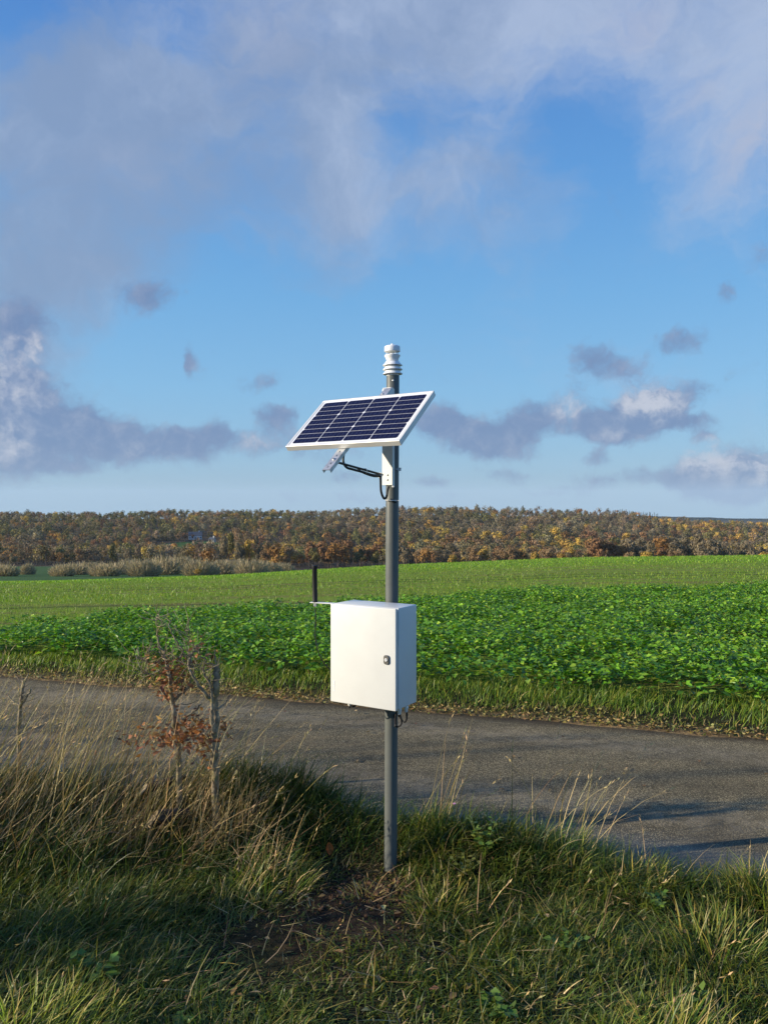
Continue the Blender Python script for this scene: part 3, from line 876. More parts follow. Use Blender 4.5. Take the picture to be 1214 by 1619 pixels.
# solar cable: out from behind the panel, along the brace, looped into the pole
YB = bb.y + 0.05
def on_brace(f, dz): return ba + d_ * f + Vector((0, -0.009, dz))
bm = bmesh.new()
pc = pole_at(1.93)
pts = spline([panM(0.02, -PB / 2 + 0.06, -PT - 0.03).translation, at(549, 704, YB + 0.06), at(543.5, 719, YB + 0.03), at(543, 731, YB + 0.02), at(548, 739, YB + 0.03), at(557, 742, YB + 0.07), on_brace(0.42, -0.014), on_brace(0.22, -0.015), on_brace(0.06, -0.010),
              at(601.5, 757, 4.10), at(602.5, 777, 4.11), at(607, 788, 4.12), at(611, 785, 4.125), at(612.5, 776, 4.135), at(614.5, 769, 4.145)], 8)
bm_tube(bm, pts, 0.0060, 8)
fin('cable', bm, M_BLACK, st, ORG)
bm = bmesh.new()
pts = spline([on_brace(0.55, -0.008), on_brace(0.4, -0.018), on_brace(0.2, -0.020), on_brace(0.06, -0.012)], 6)
bm_tube(bm, pts, 0.005, 8)
fin('cable', bm, M_BLACK, st, ORG)
bm = bmesh.new()
pts = spline([pc + Vector((-0.010, -0.041, -0.010)), pc + Vector((0.004, -0.040, -0.022)), pc + Vector((0.020, -0.034, -0.026))], 6)
bm_tube(bm, pts, 0.0045, 8)
fin('cable', bm, M_BLACK, st, ORG)
bm = bmesh.new()
bm_lathe(bm, Matrix.Translation(pc + Vector((0.004, -0.036, 0.055))) @ Matrix.Rotation(R(80), 4, 'X'), [(0.007, -0.004), (0.007, 0.006), (0.0055, 0.008)], 12)
fin('cable_gland', bm, M_NYLON, st, ORG)
# nylon ties
def tie(c, r, axis, tail=None):
    q = Vector((0, 0, 1)).rotation_difference(Vector(axis)).to_matrix()
    b = bmesh.new()
    bm_tube(b, [Vector(c) + q @ Vector((r * math.cos(a), r * math.sin(a), 0)) for a in np.linspace(0, 2 * math.pi, 22)], 0.0018, 6)
    if tail:
        bm_box(b, Matrix.Translation(Vector(c) + Vector(tail)), 0.007, 0.005, 0.005)
        bm_tube(b, [Vector(c) + Vector(tail), Vector(c) + Vector(tail) * 1.2 + Vector((0.012, 0, 0.001))], 0.0012, 5)
    fin('cable_tie', b, M_NYLON, st, ORG)
pz = pole_at(1.9125)
b = bmesh.new()
bm_tube(b, [pz + Vector((0.0355 * math.cos(a), 0.0365 * math.sin(a), 0)) for a in np.linspace(R(-20), R(200), 20)][::-1] + [pz + Vector((-0.036, -0.030, 0.001)), pz + Vector((-0.022, -0.052, 0.001)), pz + Vector((-0.006, -0.052, 0.0)), pz + Vector((0.012, -0.035, -0.001)), pz + Vector((0.022, -0.030, -0.001))], 0.0020, 6)
bm_box(b, Matrix.Translation(pz + Vector((0.016, -0.034, -0.001))), 0.008, 0.006, 0.006)
bm_tube(b, [pz + Vector((0.018, -0.034, -0.001)), pz + Vector((0.036, -0.040, -0.001))], 0.0011, 5)
fin('cable_tie', b, M_NYLON, st, ORG)
tie(ba + d_ * 0.40 + Vector((0, -0.003, -0.006)), 0.013, d_.normalized(), None)
tie(ba + d_ * 0.05 + Vector((0, -0.003, -0.006)), 0.013, d_.normalized(), (0.0, -0.014, 0.0))
# cables hanging from the glands under the cabinet
gA, gB = cab(0.366, 0.075, H + 0.02), cab(0.372, 0.130, H + 0.02)
for pts in ([gA, gA + Vector((0.004, 0.004, -0.02)), gA + Vector((0.012, 0.006, -0.05)), gA + Vector((0.004, 0.012, -0.072)), gA + Vector((-0.016, 0.05, -0.082)), pole_at(0.80) + Vector((0.02, 0.034, -0.0))],
            [gB, gB + Vector((0.004, 0.0, -0.02)), gB + Vector((0.002, 0.0, -0.05)), gB + Vector((-0.010, 0.012, -0.066)), gB + Vector((-0.035, 0.05, -0.045)), pole_at(0.835) + Vector((0.012, 0.036, 0))],
            [gA + Vector((-0.012, 0.01, -0.002)), gA + Vector((-0.018, 0.014, -0.03)), gA + Vector((-0.016, 0.016, -0.065)), gA + Vector((-0.022, 0.04, -0.08)), pole_at(0.80) + Vector((0.015, 0.035, -0.01))]):
    bm = bmesh.new(); bm_tube(bm, spline(pts, 6), 0.0048, 8)
    fin('cable', bm, M_BLACK, st, ORG)
bm = bmesh.new()
pts = spline([cab(0.062, 0.085, H + 0.012), cab(0.066, 0.085, H + 0.03), cab(0.085, 0.09, H + 0.034), cab(0.10, 0.1, H + 0.02), cab(0.12, 0.12, H - 0.002)], 6)
bm_tube(bm, pts, 0.0045, 8)
fin('cable', bm, M_BLACK, st, ORG)

# ------------------------------------------------------------------ vegetation builders
def blades(P, Hh, Ww, azm, lean, bend, nseg=3, col=None, tipcol=None, twist=None):
    """grass blades: tapered strips that lean and curl; returns V, F, C"""
    n = len(P)
    Hh = np.broadcast_to(Hh, n); Ww = np.broadcast_to(Ww, n); lean = np.broadcast_to(lean, n); bend = np.broadcast_to(bend, n)
    d = np.stack([np.cos(azm), np.sin(azm), np.zeros(n)], 1)
    ta = azm + np.pi / 2 + (twist if twist is not None else rng.uniform(-1.2, 1.2, n))
    sd = np.stack([np.cos(ta), np.sin(ta), np.zeros(n)], 1)
    V = np.empty((n, (nseg + 1) * 2, 3), np.float32); C = np.empty((n, (nseg + 1) * 2, 3), np.float32)
    for k in range(nseg + 1):
        f = k / nseg
        th = lean + bend * f                      # angle from the vertical grows along the blade
        hx = Hh * (np.sin(lean + bend * f * 0.5) * f)
        hz = Hh * (np.cos(lean + bend * f * 0.55) * f)
        p = P + d * hx[:, None]; p[:, 2] += hz
        w = Ww * 0.5 * (1 - f ** 1.6) + 0.0003
        V[:, 2 * k] = p - sd * w[:, None]; V[:, 2 * k + 1] = p + sd * w[:, None]
        c = col if tipcol is None else col * (1 - f ** 1.5) + tipcol * f ** 1.5
        C[:, 2 * k] = c; C[:, 2 * k + 1] = c
    base = (np.arange(n) * (nseg + 1) * 2)[:, None, None]
    q = np.array([[2 * k, 2 * k + 1, 2 * k + 3, 2 * k + 2] for k in range(nseg)])[None]
    F = (base + q).reshape(-1, 4)
    return V.reshape(-1, 3), F, C.reshape(-1, 3)

class Bag:
    def __init__(self): self.V = []; self.F = {}; self.C = []; self.n = 0
    def add(self, V, F, C):
        self.V.append(V); self.C.append(C)
        self.F.setdefault(F.shape[1], []).append(F + self.n); self.n += len(V)
    def build(self, name, mat, parent=None, origin=None, smooth=False):
        V = np.concatenate(self.V)
        if origin is not None: V = V - np.asarray(origin)
        me = mesh_np(name, V, [np.concatenate(f) for f in self.F.values()], np.concatenate(self.C), smooth)
        return link(name, me, mat, parent)

def jit(base, n, v=0.25, hue=0.12):
    base = np.asarray(base, float)
    c = np.tile(base, (n, 1)) if base.ndim == 1 else base.copy()
    c = c * (1 + v * (rng.random((n, 1)) * 2 - 1)) * (1 + hue * (rng.random((n, 3)) * 2 - 1))
    return np.clip(c, 0.002, 1)

def on_ground(x, y, dz=0.0): return np.stack([x, y, terrain(x, y) + dz], 1)

def leaf_quads(P, N, U, L, Wd, fold, col):
    """pointed oval leaves: base, two shoulders, midrib, tip; N normal, U along the leaf"""
    n = len(P)
    Sd = np.cross(N, U); Sd /= np.linalg.norm(Sd, axis=1, keepdims=True) + 1e-9
    L = np.broadcast_to(L, n)[:, None]; Wd = np.broadcast_to(Wd, n)[:, None]; fold = np.broadcast_to(fold, n)[:, None]
    V = np.stack([P, P + U * L * 0.45 + Sd * Wd * 0.5 + N * fold * Wd, P + U * L * 0.55, P + U * L * 0.45 - Sd * Wd * 0.5 + N * fold * Wd, P + U * L - N * fold * L * 0.25], 1)
    b = (np.arange(n) * 5)[:, None, None]
    F = (b + np.array([[0, 2, 1], [0, 3, 2], [1, 2, 4], [2, 3, 4]])[None]).reshape(-1, 3)
    C = np.repeat(col, 5, 0)
    return V.reshape(-1, 3), F, C

def rand_dirs(n, zmin=-1, zmax=1):
    z = rng.uniform(zmin, zmax, n); a = rng.uniform(0, 2 * np.pi, n); r = np.sqrt(1 - z * z)
    return np.stack([r * np.cos(a), r * np.sin(a), z], 1)
def ortho(U):
    A = rand_dirs(len(U)); N = A - U * (A * U).sum(1, keepdims=True)
    return N / (np.linalg.norm(N, axis=1, keepdims=True) + 1e-9)

GREEN = np.array([0.090, 0.145, 0.020]); LIME = np.array([0.195, 0.225, 0.032]); BLUEG = np.array([0.055, 0.105, 0.024])
YELL = np.array([0.36, 0.28, 0.065]); STRAW = np.array([0.54, 0.40, 0.19]); BROWN = np.array([0.17, 0.105, 0.045])

def pick(n, cols, w):
    return np.asarray(cols)[rng.choice(len(cols), n, p=np.asarray(w) / np.sum(w))]

# ---- the near verge: short matted grass everywhere, thinner on the dug soil
def scatter(n, x0, x1, y0, y1):
    return rng.uniform(x0, x1, n), rng.uniform(y0, y1, n)
def bare_at(x, y):
    d = np.hypot((x + 0.15), (y - 3.75) * 0.8) + (vnoise(x, y, 2.5) - 0.5) * 0.5
    d2 = np.hypot((x + 0.55) / 0.75, (y - 3.35) / 0.8) * 0.62 + (vnoise(x, y, 3.5) - 0.5) * 0.3
    return np.clip(1.05 - np.minimum(d / 0.50, d2 / 0.36), 0, 1)

bag = Bag()
x, y = scatter(300000, -3.6, 3.6, 1.5, 6.0)
t = tcoord(x, y)
keep = (t < ROAD_A + 0.02 + 0.10 * (vnoise(x, y, 3.0) - 0.5)) & (np.abs(x) < 0.62 * y + 0.4)
clump = vnoise(x, y, 4.0) * 0.6 + vnoise(x, y, 11.0) * 0.4
bare = bare_at(x, y)
keep &= rng.random(len(x)) < np.clip(0.35 + 1.1 * clump, 0, 1) * (1 - 0.42 * bare)
x, y, clump, bare = x[keep], y[keep], clump[keep], bare[keep]; n = len(x)
lush = sm((-0.55 - x) / 0.5) * sm((4.4 - y) / 0.7)            # long soft grass on the left
edge = sm((tcoord(x, y) - 3.9) / 0.4)
Hb = (0.032 + 0.070 * clump + 0.055 * lush + 0.09 * edge) * rng.uniform(0.55, 1.35, n) * (1 - 0.5 * bare)
Wb = rng.uniform(0.0034, 0.0072, n)
swirl = 0.2 + 5.0 * (vnoise(x + 40, y, 1.9) - 0.5)
azb = np.where(rng.random(n) < 0.45 + 0.35 * lush, rng.normal(0, 0.7, n) + np.where(lush > .5, 0.25, swirl), rng.uniform(0, 2 * np.pi, n))
lean = np.clip(rng.normal(0.50, 0.38, n) + 0.7 * bare + 0.15 * lush, 0, 1.5)
bend = np.clip(rng.normal(1.1, 0.55, n), 0, 2.3)
col = jit(pick(n, [GREEN, LIME, BLUEG, YELL, STRAW], [0.46, 0.30, 0.18, 0.04, 0.02]), n, 0.38)
dry = (rng.random(n) < 0.45 * bare)[:, None]
col = np.where(dry, jit(pick(n, [STRAW, BROWN, YELL], [0.3, 0.5, 0.2]), n, 0.3), col)
tip = np.where(rng.random(n)[:, None] < 0.22, jit(pick(n, [YELL, STRAW, LIME], [0.4, 0.2, 0.4]), n), col * 1.2)
bag.add(*blades(on_ground(x, y, -0.004), Hb, Wb, azb, lean, bend, 3, col, tip))
bag.C = [c_ * 0.76 for c_ in bag.C]
tag(bag.build('verge_grass', M_GRASS), 'matted green verge grass around the pole', 'grass', kind='stuff')

# ---- tussocks: taller clumps that stand out one by one
def tussock(name, x, y, r, h, nb, cols, w, label, lean0=0.25, azc=None, straws=0, straw_h=0.5, wid=0.006, group='grass tussocks on the near verge'):
    z = float(terrain(x, y))
    b = Bag()
    rad = r * np.sqrt(rng.random(nb)); a = rng.uniform(0, 2 * np.pi, nb)
    px, py = x + rad * np.cos(a), y + rad * np.sin(a)
    az_ = a + rng.normal(0, 0.5, nb) if azc is None else np.where(rng.random(nb) < 0.6, rng.normal(azc, 0.6, nb), a)
    hh = 0.86 * h * rng.uniform(0.45, 1.1, nb) * (1 - 0.35 * rad / r)
    col = jit(pick(nb, cols, w), nb, 0.3)
    tip = np.where(rng.random(nb)[:, None] < 0.3, jit(pick(nb, [YELL, STRAW], [0.6, 0.4]), nb), col * 1.2)
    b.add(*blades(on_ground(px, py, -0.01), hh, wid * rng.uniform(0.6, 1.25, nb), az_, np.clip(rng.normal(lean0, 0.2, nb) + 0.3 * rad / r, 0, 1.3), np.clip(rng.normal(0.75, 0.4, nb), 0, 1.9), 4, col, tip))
    root = empty(name, (x, y, z), label, 'grass tuft', group)
    b.C = [c_ * (1.3 if 'sunlit' in label or 'bright' in label or 'yellow' in label else 1.0) for c_ in b.C]  # sunlit tussocks: the sun's brightness is put into their blade colour
    b.build('blades', M_GRASS, root, (x, y, z))
    if straws:
        b = Bag()
        stalks(b, x + rng.normal(0, r * 0.27, straws), y + rng.normal(0, r * 0.27, straws), straw_h * rng.uniform(0.6, 1.15, straws), 0.15, 0.28, 0.35)
        b.build('dry_stems', M_STRAW, root, (x, y, z))
    return root

def stalks(b, x, y, h, azc, lean, spread, seed=0.6, wid=0.0040, bendm=0.35, cols=None, w=None):
    """dead grass stems with loose seed heads"""
    n = len(x)
    az_ = rng.normal(azc, spread * 2.0, n)
    ln = np.clip(rng.normal(lean, spread * 0.5, n), 0, 1.3); bd = np.abs(rng.normal(bendm, 0.25, n))
    cols = [STRAW, STRAW * 0.72, BROWN * 1.3, YELL] if cols is None else cols
    c = jit(pick(n, cols, [0.5, 0.25, 0.15, 0.1] if w is None else w), n, 0.3)
    P = on_ground(x, y, -0.02)
    V, F, C = blades(P, h, np.full(n, wid), az_, ln, bd, 4, c, c * 1.15)
    b.add(V, F, C)
    V2 = V.reshape(n, -1, 3)
    V3, F3, C3 = blades(P, h, np.full(n, wid), az_, ln, bd, 4, c, c, twist=None)
    has = np.nonzero(rng.random(n) < seed)[0]
    if len(has):
        top = V2[has, -2]; pre = V2[has, -4]
        U = top - pre; U /= np.linalg.norm(U, axis=1, keepdims=True) + 1e-9
        for k in range(5):
            m = len(has)
            P_ = top - U * (0.012 + 0.02 * k) * rng.uniform(0.7, 1.2, (m, 1))
            D = U + 0.45 * rand_dirs(m); D /= np.linalg.norm(D, axis=1, keepdims=True)
            b.add(*leaf_quads(P_, ortho(D), D, rng.uniform(0.018, 0.04, m), rng.uniform(0.003, 0.007, m), 0.1, jit(pick(m, [STRAW * 1.1, STRAW * 0.8], [0.6, 0.4]), m, 0.2)))

GR = [GREEN, LIME, BLUEG]; YG = [LIME, YELL, GREEN, STRAW]
tus = [
 (0.98, 4.28, 0.24, 0.36, 520, GR, [.5, .35, .15], 'tall bright green tussock with a spray of dry stems beside the lane', 0.25, 0.3, 26, 0.72, .007),
 (0.30, 4.42, 0.22, 0.32, 480, [BLUEG, GREEN, LIME], [.5, .4, .1], 'dark green tussock with dry stems just behind the pole', 0.2, 0.2, 15, 0.62, .006),
 (1.00, 3.98, 0.13, 0.17, 170, YG, [.5, .3, .1, .1], 'low yellowing tussock in front of the tall bright one', 0.6, None, 0, 0, .006),
 (1.28, 4.02, 0.18, 0.25, 300, YG, [.55, .1, .3, .05], 'yellow green tussock with a pale stalk at the edge of the damp lane', 0.25, None, 5, 0.34, .0055),
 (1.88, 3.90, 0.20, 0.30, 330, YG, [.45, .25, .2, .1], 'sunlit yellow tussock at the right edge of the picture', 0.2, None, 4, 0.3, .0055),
 (1.42, 3.42, 0.28, 0.27, 520, [LIME, GREEN, YELL], [.5, .4, .1], 'broad upright green tussock below the damp gutter', 0.2, None, 3, 0.3, .006),
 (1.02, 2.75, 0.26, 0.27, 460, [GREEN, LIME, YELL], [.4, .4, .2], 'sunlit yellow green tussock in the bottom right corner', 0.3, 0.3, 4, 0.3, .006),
 (0.25, 3.80, 0.15, 0.19, 240, YG, [.5, .25, .2, .05], 'short bright tuft right of the foot of the pole', 0.35, None, 5, 0.26, .0055),
 (-0.09, 3.92, 0.10, 0.12, 130, [YELL, STRAW, LIME, BROWN], [.35, .25, .25, .15], 'small dry yellow tuft on the loose soil left of the pole', 0.5, None, 2, 0.16, .005),
 (-0.60, 4.02, 0.24, 0.26, 380, [GREEN, LIME, STRAW], [.45, .3, .25], 'sunlit green tussock mixed with straw right of the cut logs', 0.3, 0.4, 14, 0.42, .006),
 (-1.20, 2.74, 0.27, 0.27, 620, [LIME * 1.25, LIME, YELL], [.55, .35, .1], 'sunlit lime tussock in the bottom left corner', 0.35, 0.5, 0, 0, .007),  # lime raised further to stand for the sun on it
 (-1.30, 3.55, 0.34, 0.30, 620, [GREEN, BLUEG, LIME], [.5, .25, .25], 'long soft green tussock leaning right below the dead grass', 0.5, 0.2, 4, 0.3, .006),
 (-0.85, 3.10, 0.30, 0.24, 460, [BLUEG, GREEN], [.6, .4], 'shaded dark tussock at the left of the trodden ground', 0.5, 0.2, 0, 0, .006),
 (0.60, 3.05, 0.30, 0.17, 430, [GREEN, LIME, YELL, STRAW], [.4, .3, .2, .1], 'flattened yellow flecked tussock in front of the pole', 0.75, None, 2, 0.25, .006),
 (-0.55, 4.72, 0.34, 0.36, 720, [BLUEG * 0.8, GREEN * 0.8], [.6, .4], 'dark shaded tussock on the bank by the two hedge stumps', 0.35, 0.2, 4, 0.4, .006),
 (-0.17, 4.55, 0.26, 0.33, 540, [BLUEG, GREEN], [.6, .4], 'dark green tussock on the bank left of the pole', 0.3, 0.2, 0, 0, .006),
 (0.70, 4.36, 0.22, 0.27, 400, [BLUEG, GREEN, LIME], [.5, .4, .1], 'dark tussock between the pole and the tall bright tussock', 0.3, 0.3, 6, 0.62, .006),
 (0.15, 2.62, 0.32, 0.15, 420, [GREEN, STRAW, YELL], [.6, .2, .2], 'flattened green tussock at the bottom middle', 0.8, 0.2, 0, 0, .006),
 (-0.45, 2.72, 0.30, 0.16, 420, [BLUEG, GREEN, STRAW], [.5, .4, .1], 'flattened shaded tussock left of the bottom middle', 0.8, 0.2, 0, 0, .006),
 (1.75, 2.95, 0.30, 0.24, 480, [GREEN, BLUEG, LIME], [.45, .35, .2], 'deep green tussock near the bottom of the right edge', 0.4, 0.3, 0, 0, .006),
 (0.85, 3.55, 0.26, 0.19, 430, [GREEN, LIME, YELL], [.5, .3, .2], 'middling green tussock half way between the pole and the bottom right corner', 0.5, None, 2, 0.28, .006),
]
for (tx, ty, r_, h_, nb, cols, w_, lab, l0, azc, sn, sh, wd) in tus:
    tussock('grass_tussock', tx, ty, r_, h_, nb, cols, w_, lab, l0, azc, sn, sh, wd)

# ---- dead grass thicket on the left
b = Bag()
n = 1900
x = rng.uniform(-3.8, -0.42, n); y = rng.uniform(4.05, 5.15, n)
m = (y > 4.12 + 0.28 * sm((x + 1.25) / 0.5)) & (tcoord(x, y) < ROAD_A - 0.02) & (tcoord(x, y) > 2.75) & (rng.random(n) < np.clip(0.2 + 1.1 * vnoise(x, y, 2.6), 0, 1) * (0.08 + 0.92 * sm((-0.72 - x) / 0.4)) * np.where((x > -1.42) & (y < 4.22), 0.12, 1.0))


x, y = x[m], y[m]
stalks(b, x, y, rng.uniform(0.35, 0.98, len(x)) * (0.72 + 0.42 * sm((-0.7 - x) / 0.8)), 0.12, 0.42, 0.34, 0.5)
# fallen and broken stems in the thicket
n = 1500
x = rng.uniform(-3.6, -0.6, n); y = rng.uniform(4.0, 5.1, n); m = tcoord(x, y) < ROAD_A
x, y = x[m], y[m]; n = len(x)
c = jit(pick(n, [STRAW * 0.8, BROWN, STRAW * 0.55], [.4, .3, .3]), n, 0.3)
P = on_ground(x, y, 0.0); P[:, 2] += rng.uniform(0, 0.18, n)
b.add(*blades(P, rng.uniform(0.15, 0.5, n), np.full(n, 0.004), rng.normal(0.1, 1.1, n), rng.uniform(0.8, 1.6, n), rng.normal(0, 0.4, n), 3, c, c))
n = 260
x = rng.uniform(-1.55, -0.70, n); y = rng.uniform(4.24, 4.48, n); m = ~((np.abs(x + 1.2) < 0.13) & (y < 4.38))
stalks(b, x[m], y[m], rng.uniform(0.22, 0.55, m.sum()), 0.2, 0.4, 0.4, 0.35)
tag(b.build('dead_grass', M_STRAW), 'thicket of tall dead straw coloured grass leaning right', 'dry grass', kind='stuff')
b = Bag()
n = 9000
x = rng.uniform(-3.8, -0.35, n); y = rng.uniform(3.95, 5.2, n)
m = (tcoord(x, y) < ROAD_A) & (tcoord(x, y) > 2.6) & (rng.random(n) < (0.25 + vnoise(x, y, 3.1)) * np.where((x > -1.45) & (y < 4.42), 0.15, 1.0))
x, y = x[m], y[m]; n = len(x)
col = jit(pick(n, [GREEN * 0.9, BLUEG, LIME, STRAW * 0.7], [.4, .3, .15, .15]), n, 0.3)
b.add(*blades(on_ground(x, y, -0.01), rng.uniform(0.14, 0.36, n), rng.uniform(0.004, 0.007, n), rng.normal(0.2, 1.0, n), np.clip(rng.normal(0.35, 0.25, n), 0, 1.2), np.abs(rng.normal(0.9, 0.4, n)), 4, col, col * 1.15))
b.C = [c_ * 0.75 for c_ in b.C]
tag(b.build('thicket_grass', M_GRASS), 'green grass growing up through the dead thicket', 'grass', kind='stuff')

# ---- stray dry stems in the open grass
b = Bag()
n = 110
x = rng.uniform(-1.6, 2.0, n); y = rng.uniform(2.6, 4.5, n); m = tcoord(x, y) < 4.3
stalks(b, x[m], y[m], rng.uniform(0.12, 0.34, m.sum()), 0.2, 0.45, 0.5, 0.2, 0.0035, 0.6)
n = 900
x = rng.uniform(-1.7, 2.0, n); y = rng.uniform(2.4, 4.3, n); m = (tcoord(x, y) < 4.3) & (rng.random(n) < 0.35 + 0.65 * bare_at(x, y))
x, y = x[m], y[m]; n = len(x)
c = jit(pick(n, [STRAW * 0.8, BROWN, YELL * 0.8], [.45, .3, .25]), n, 0.3)
P = on_ground(x, y, 0.01); P[:, 2] += rng.uniform(0, 0.04, n)
b.add(*blades(P, rng.uniform(0.06, 0.24, n), np.full(n, 0.0045), rng.uniform(0, 6.28, n), rng.uniform(1.1, 1.55, n), rng.normal(0, 0.3, n), 3, c, c))
tag(b.build('stray_straw', M_STRAW), 'loose dry stems lying on the verge', 'straw', kind='stuff')

# ---- far verge strip
b = Bag()
n = 46000
s_ = rng.uniform(-11, 9, n); tt = 7.23 + 1.05 * rng.random(n) ** 0.9
x = 0.951 * s_ + 0.311 * tt; y = -0.311 * s_ + 0.951 * tt
e_ = tt - 7.24 - 0.17 * vnoise(s_, s_ * 0, 1.6) - 0.1 * vnoise(s_, tt, 6.0)
m = (rng.random(n) < np.where(e_ > 0, 1.0, 0.42)) & (rng.random(n) < 0.35 + 0.9 * vnoise(x, y, 2.2))
x, y, e_ = x[m], y[m], e_[m]; n = len(x)
col = jit(pick(n, [GREEN, LIME, BLUEG, YELL, STRAW], [0.42, 0.44, 0.08, 0.05, 0.01]), n, 0.28)
col = np.where((e_ < 0.08)[:, None] & (rng.random(n) < 0.6)[:, None], jit(pick(n, [YELL, STRAW * 0.8, BROWN], [.4, .3, .3]), n), col)
b.add(*blades(on_ground(x, y, -0.01), rng.uniform(0.05, 0.15, n) * (0.55 + 0.5 * sm(e_ / 0.35 + 0.3)) * (0.62 + 0.38 * sm((x + 4.5) / 4.5)), rng.uniform(0.005, 0.009, n), rng.normal(0.2, 1.3, n), np.clip(rng.normal(0.3, 0.25, n), 0, 1.3), np.abs(rng.normal(0.7, 0.4, n)), 3, col, col * 1.2))
b.C = [c_ * np.array([1.2, 1.35, 1.1]) for c_ in b.C]
tag(b.build('field_edge_grass', M_GRASS), 'strip of rough grass between the lane and the leafy crop', 'grass', kind='stuff')

# fallen leaves and crumbs of earth along the far kerbless edge
b = Bag()
n = 11000
s_ = rng.uniform(-11, 9, n); tt = 7.17 + np.abs(rng.normal(0, 0.09, n)) + 0.08 * vnoise(s_, s_ * 0, 1.3)
m = rng.random(n) < 0.25 + 0.9 * vnoise(s_, s_ * 0 + 4, 1.1); s_, tt = s_[m], tt[m]; n = len(s_)
x = 0.951 * s_ + 0.311 * tt; y = -0.311 * s_ + 0.951 * tt
P = on_ground(x, y, 0.012); P[:, 2] = np.maximum(P[:, 2], -0.055) + rng.uniform(0, 0.05, n)
U = rand_dirs(n, -0.3, 0.5); L_ = rng.uniform(0.012, 0.042, n)
b.add(*leaf_quads(P, ortho(U), U, L_, L_ * rng.uniform(0.3, 0.7, n), rng.uniform(0.05, 0.3, n), jit(pick(n, [[0.40, 0.27, 0.10], [0.25, 0.16, 0.06], [0.44, 0.37, 0.14], [0.20, 0.21, 0.05]], [.3, .3, .25, .15]), n, 0.25)))
tag(b.build('leaf_litter', M_DEADLEAF), 'brown fallen leaves along the far edge of the lane', 'leaf litter', kind='stuff')
# a few on the lane and on the verge
b = Bag()
n = 120
s_ = rng.uniform(-6, 5, n); tt = rng.uniform(4.6, 7.2, n)
x = np.r_[0.951 * s_ + 0.311 * tt, rng.uniform(-1.6, 1.6, 90)]; y = np.r_[-0.311 * s_ + 0.951 * tt, rng.uniform(2.6, 4.2, 90)]
n = len(x); P = on_ground(x, y, 0.0); P[:, 2] = np.where(tcoord(x, y) > 4.4, -0.022, P[:, 2] + 0.03)
U = rand_dirs(n, -0.1, 0.25); Nn = np.tile([0, 0, 1.0], (n, 1)) + 0.4 * rand_dirs(n)
L_ = rng.uniform(0.02, 0.055, n)
b.add(*leaf_quads(P, Nn, U, L_, L_ * 0.55, 0.2, jit(pick(n, [[0.30, 0.19, 0.07], [0.20, 0.11, 0.05], [0.38, 0.30, 0.14]], [.4, .3, .3]), n, 0.25)))
tag(b.build('scattered_leaves', M_DEADLEAF), 'single fallen leaves scattered over the lane and verge', 'leaf litter', kind='stuff')

# ---- the leafy crop
def crop_limit_y(a):
    """how deep the leafy stand reaches along each bearing a = x / y"""
    return np.interp(a, [-0.62, -0.48, -0.38, -0.29, -0.20, -0.10, 0.0, 0.12, 0.24, 0.36, 0.48, 0.62], LIM)
LPX = [(-0.62, 1004), (-0.48, 992), (-0.38, 975), (-0.29, 961), (-0.20, 957), (-0.10, 951), (0.0, 942), (0.12, 937), (0.24, 930), (0.36, 928), (0.48, 925), (0.62, 921)]
LIM = []
for a_, p_ in LPX:
    ys = np.linspace(8.5, 40, 2000)
    e_ = (CAM_H - terrain(a_ * ys, ys) - 0.24) / ys * F_PX + 795
    k_ = np.nonzero(e_ <= p_)[0]
    LIM.append(float(ys[k_[0]]) if len(k_) else 25.0)
b = Bag()
n = 32000
x = rng.uniform(-14, 17, n); y = rng.uniform(6.0, 27, n)
a_ = x / y; t = tcoord(x, y)
m = (t > 7.86 + 0.30 * (vnoise(x, y, 1.4) - 0.5)) & (y < crop_limit_y(a_) + 1.2 * (vnoise(x, y, 0.8) - 0.5)) & (np.abs(a_) < 0.68)
x, y = x[m], y[m]
print('crop plants', len(x), 'limits', [round(v, 1) for v in LIM])
npl = len(x)
hp = 0.12 + 0.20 * vnoise(x, y, 1.5) + 0.13 * vnoise(x, y, 4.5)
fade = sm((crop_limit_y(x / y) - y) / 0.8); hp = hp * (0.55 + 0.45 * fade)
for rep_ in range(22):
    # a rosette: leaf k leaves the crown and bends outwards to the light
    an = rng.uniform(0, 2 * np.pi, npl); f = rng.random(npl)
    rr_ = (0.02 + 0.13 * f) * rng.uniform(0.7, 1.3, npl); zz_ = hp * (1.05 - 0.55 * f * f) * rng.uniform(0.75, 1.12, npl)
    P = on_ground(x, y); P = P + np.stack([rr_ * np.cos(an), rr_ * np.sin(an), zz_], 1)
    U = np.stack([np.cos(an), np.sin(an), rng.uniform(-0.45, 0.55, npl)], 1); U /= np.linalg.norm(U, axis=1, keepdims=True)
    Nn = np.stack([-np.cos(an) * 0.3, -np.sin(an) * 0.3, np.ones(npl)], 1) + 0.75 * rand_dirs(npl)
    Nn -= U * (Nn * U).sum(1, keepdims=True); Nn /= np.linalg.norm(Nn, axis=1, keepdims=True)
    L_ = rng.uniform(0.034, 0.088, npl) * (0.8 + 0.5 * f)
    col = jit(pick(npl, [[0.115, 0.275, 0.016], [0.195, 0.385, 0.024], [0.310, 0.470, 0.040], [0.050, 0.125, 0.014]], [.36, .32, .18, .14]), npl, 0.25)
    b.add(*leaf_quads(P, Nn, U, L_, L_ * rng.uniform(0.45, 0.7, npl), rng.uniform(0.05, 0.3, npl), col))
tag(b.build('leafy_crop', M_CROP), 'dense stand of leafy green crop beyond the lane', 'crop', kind='stuff')

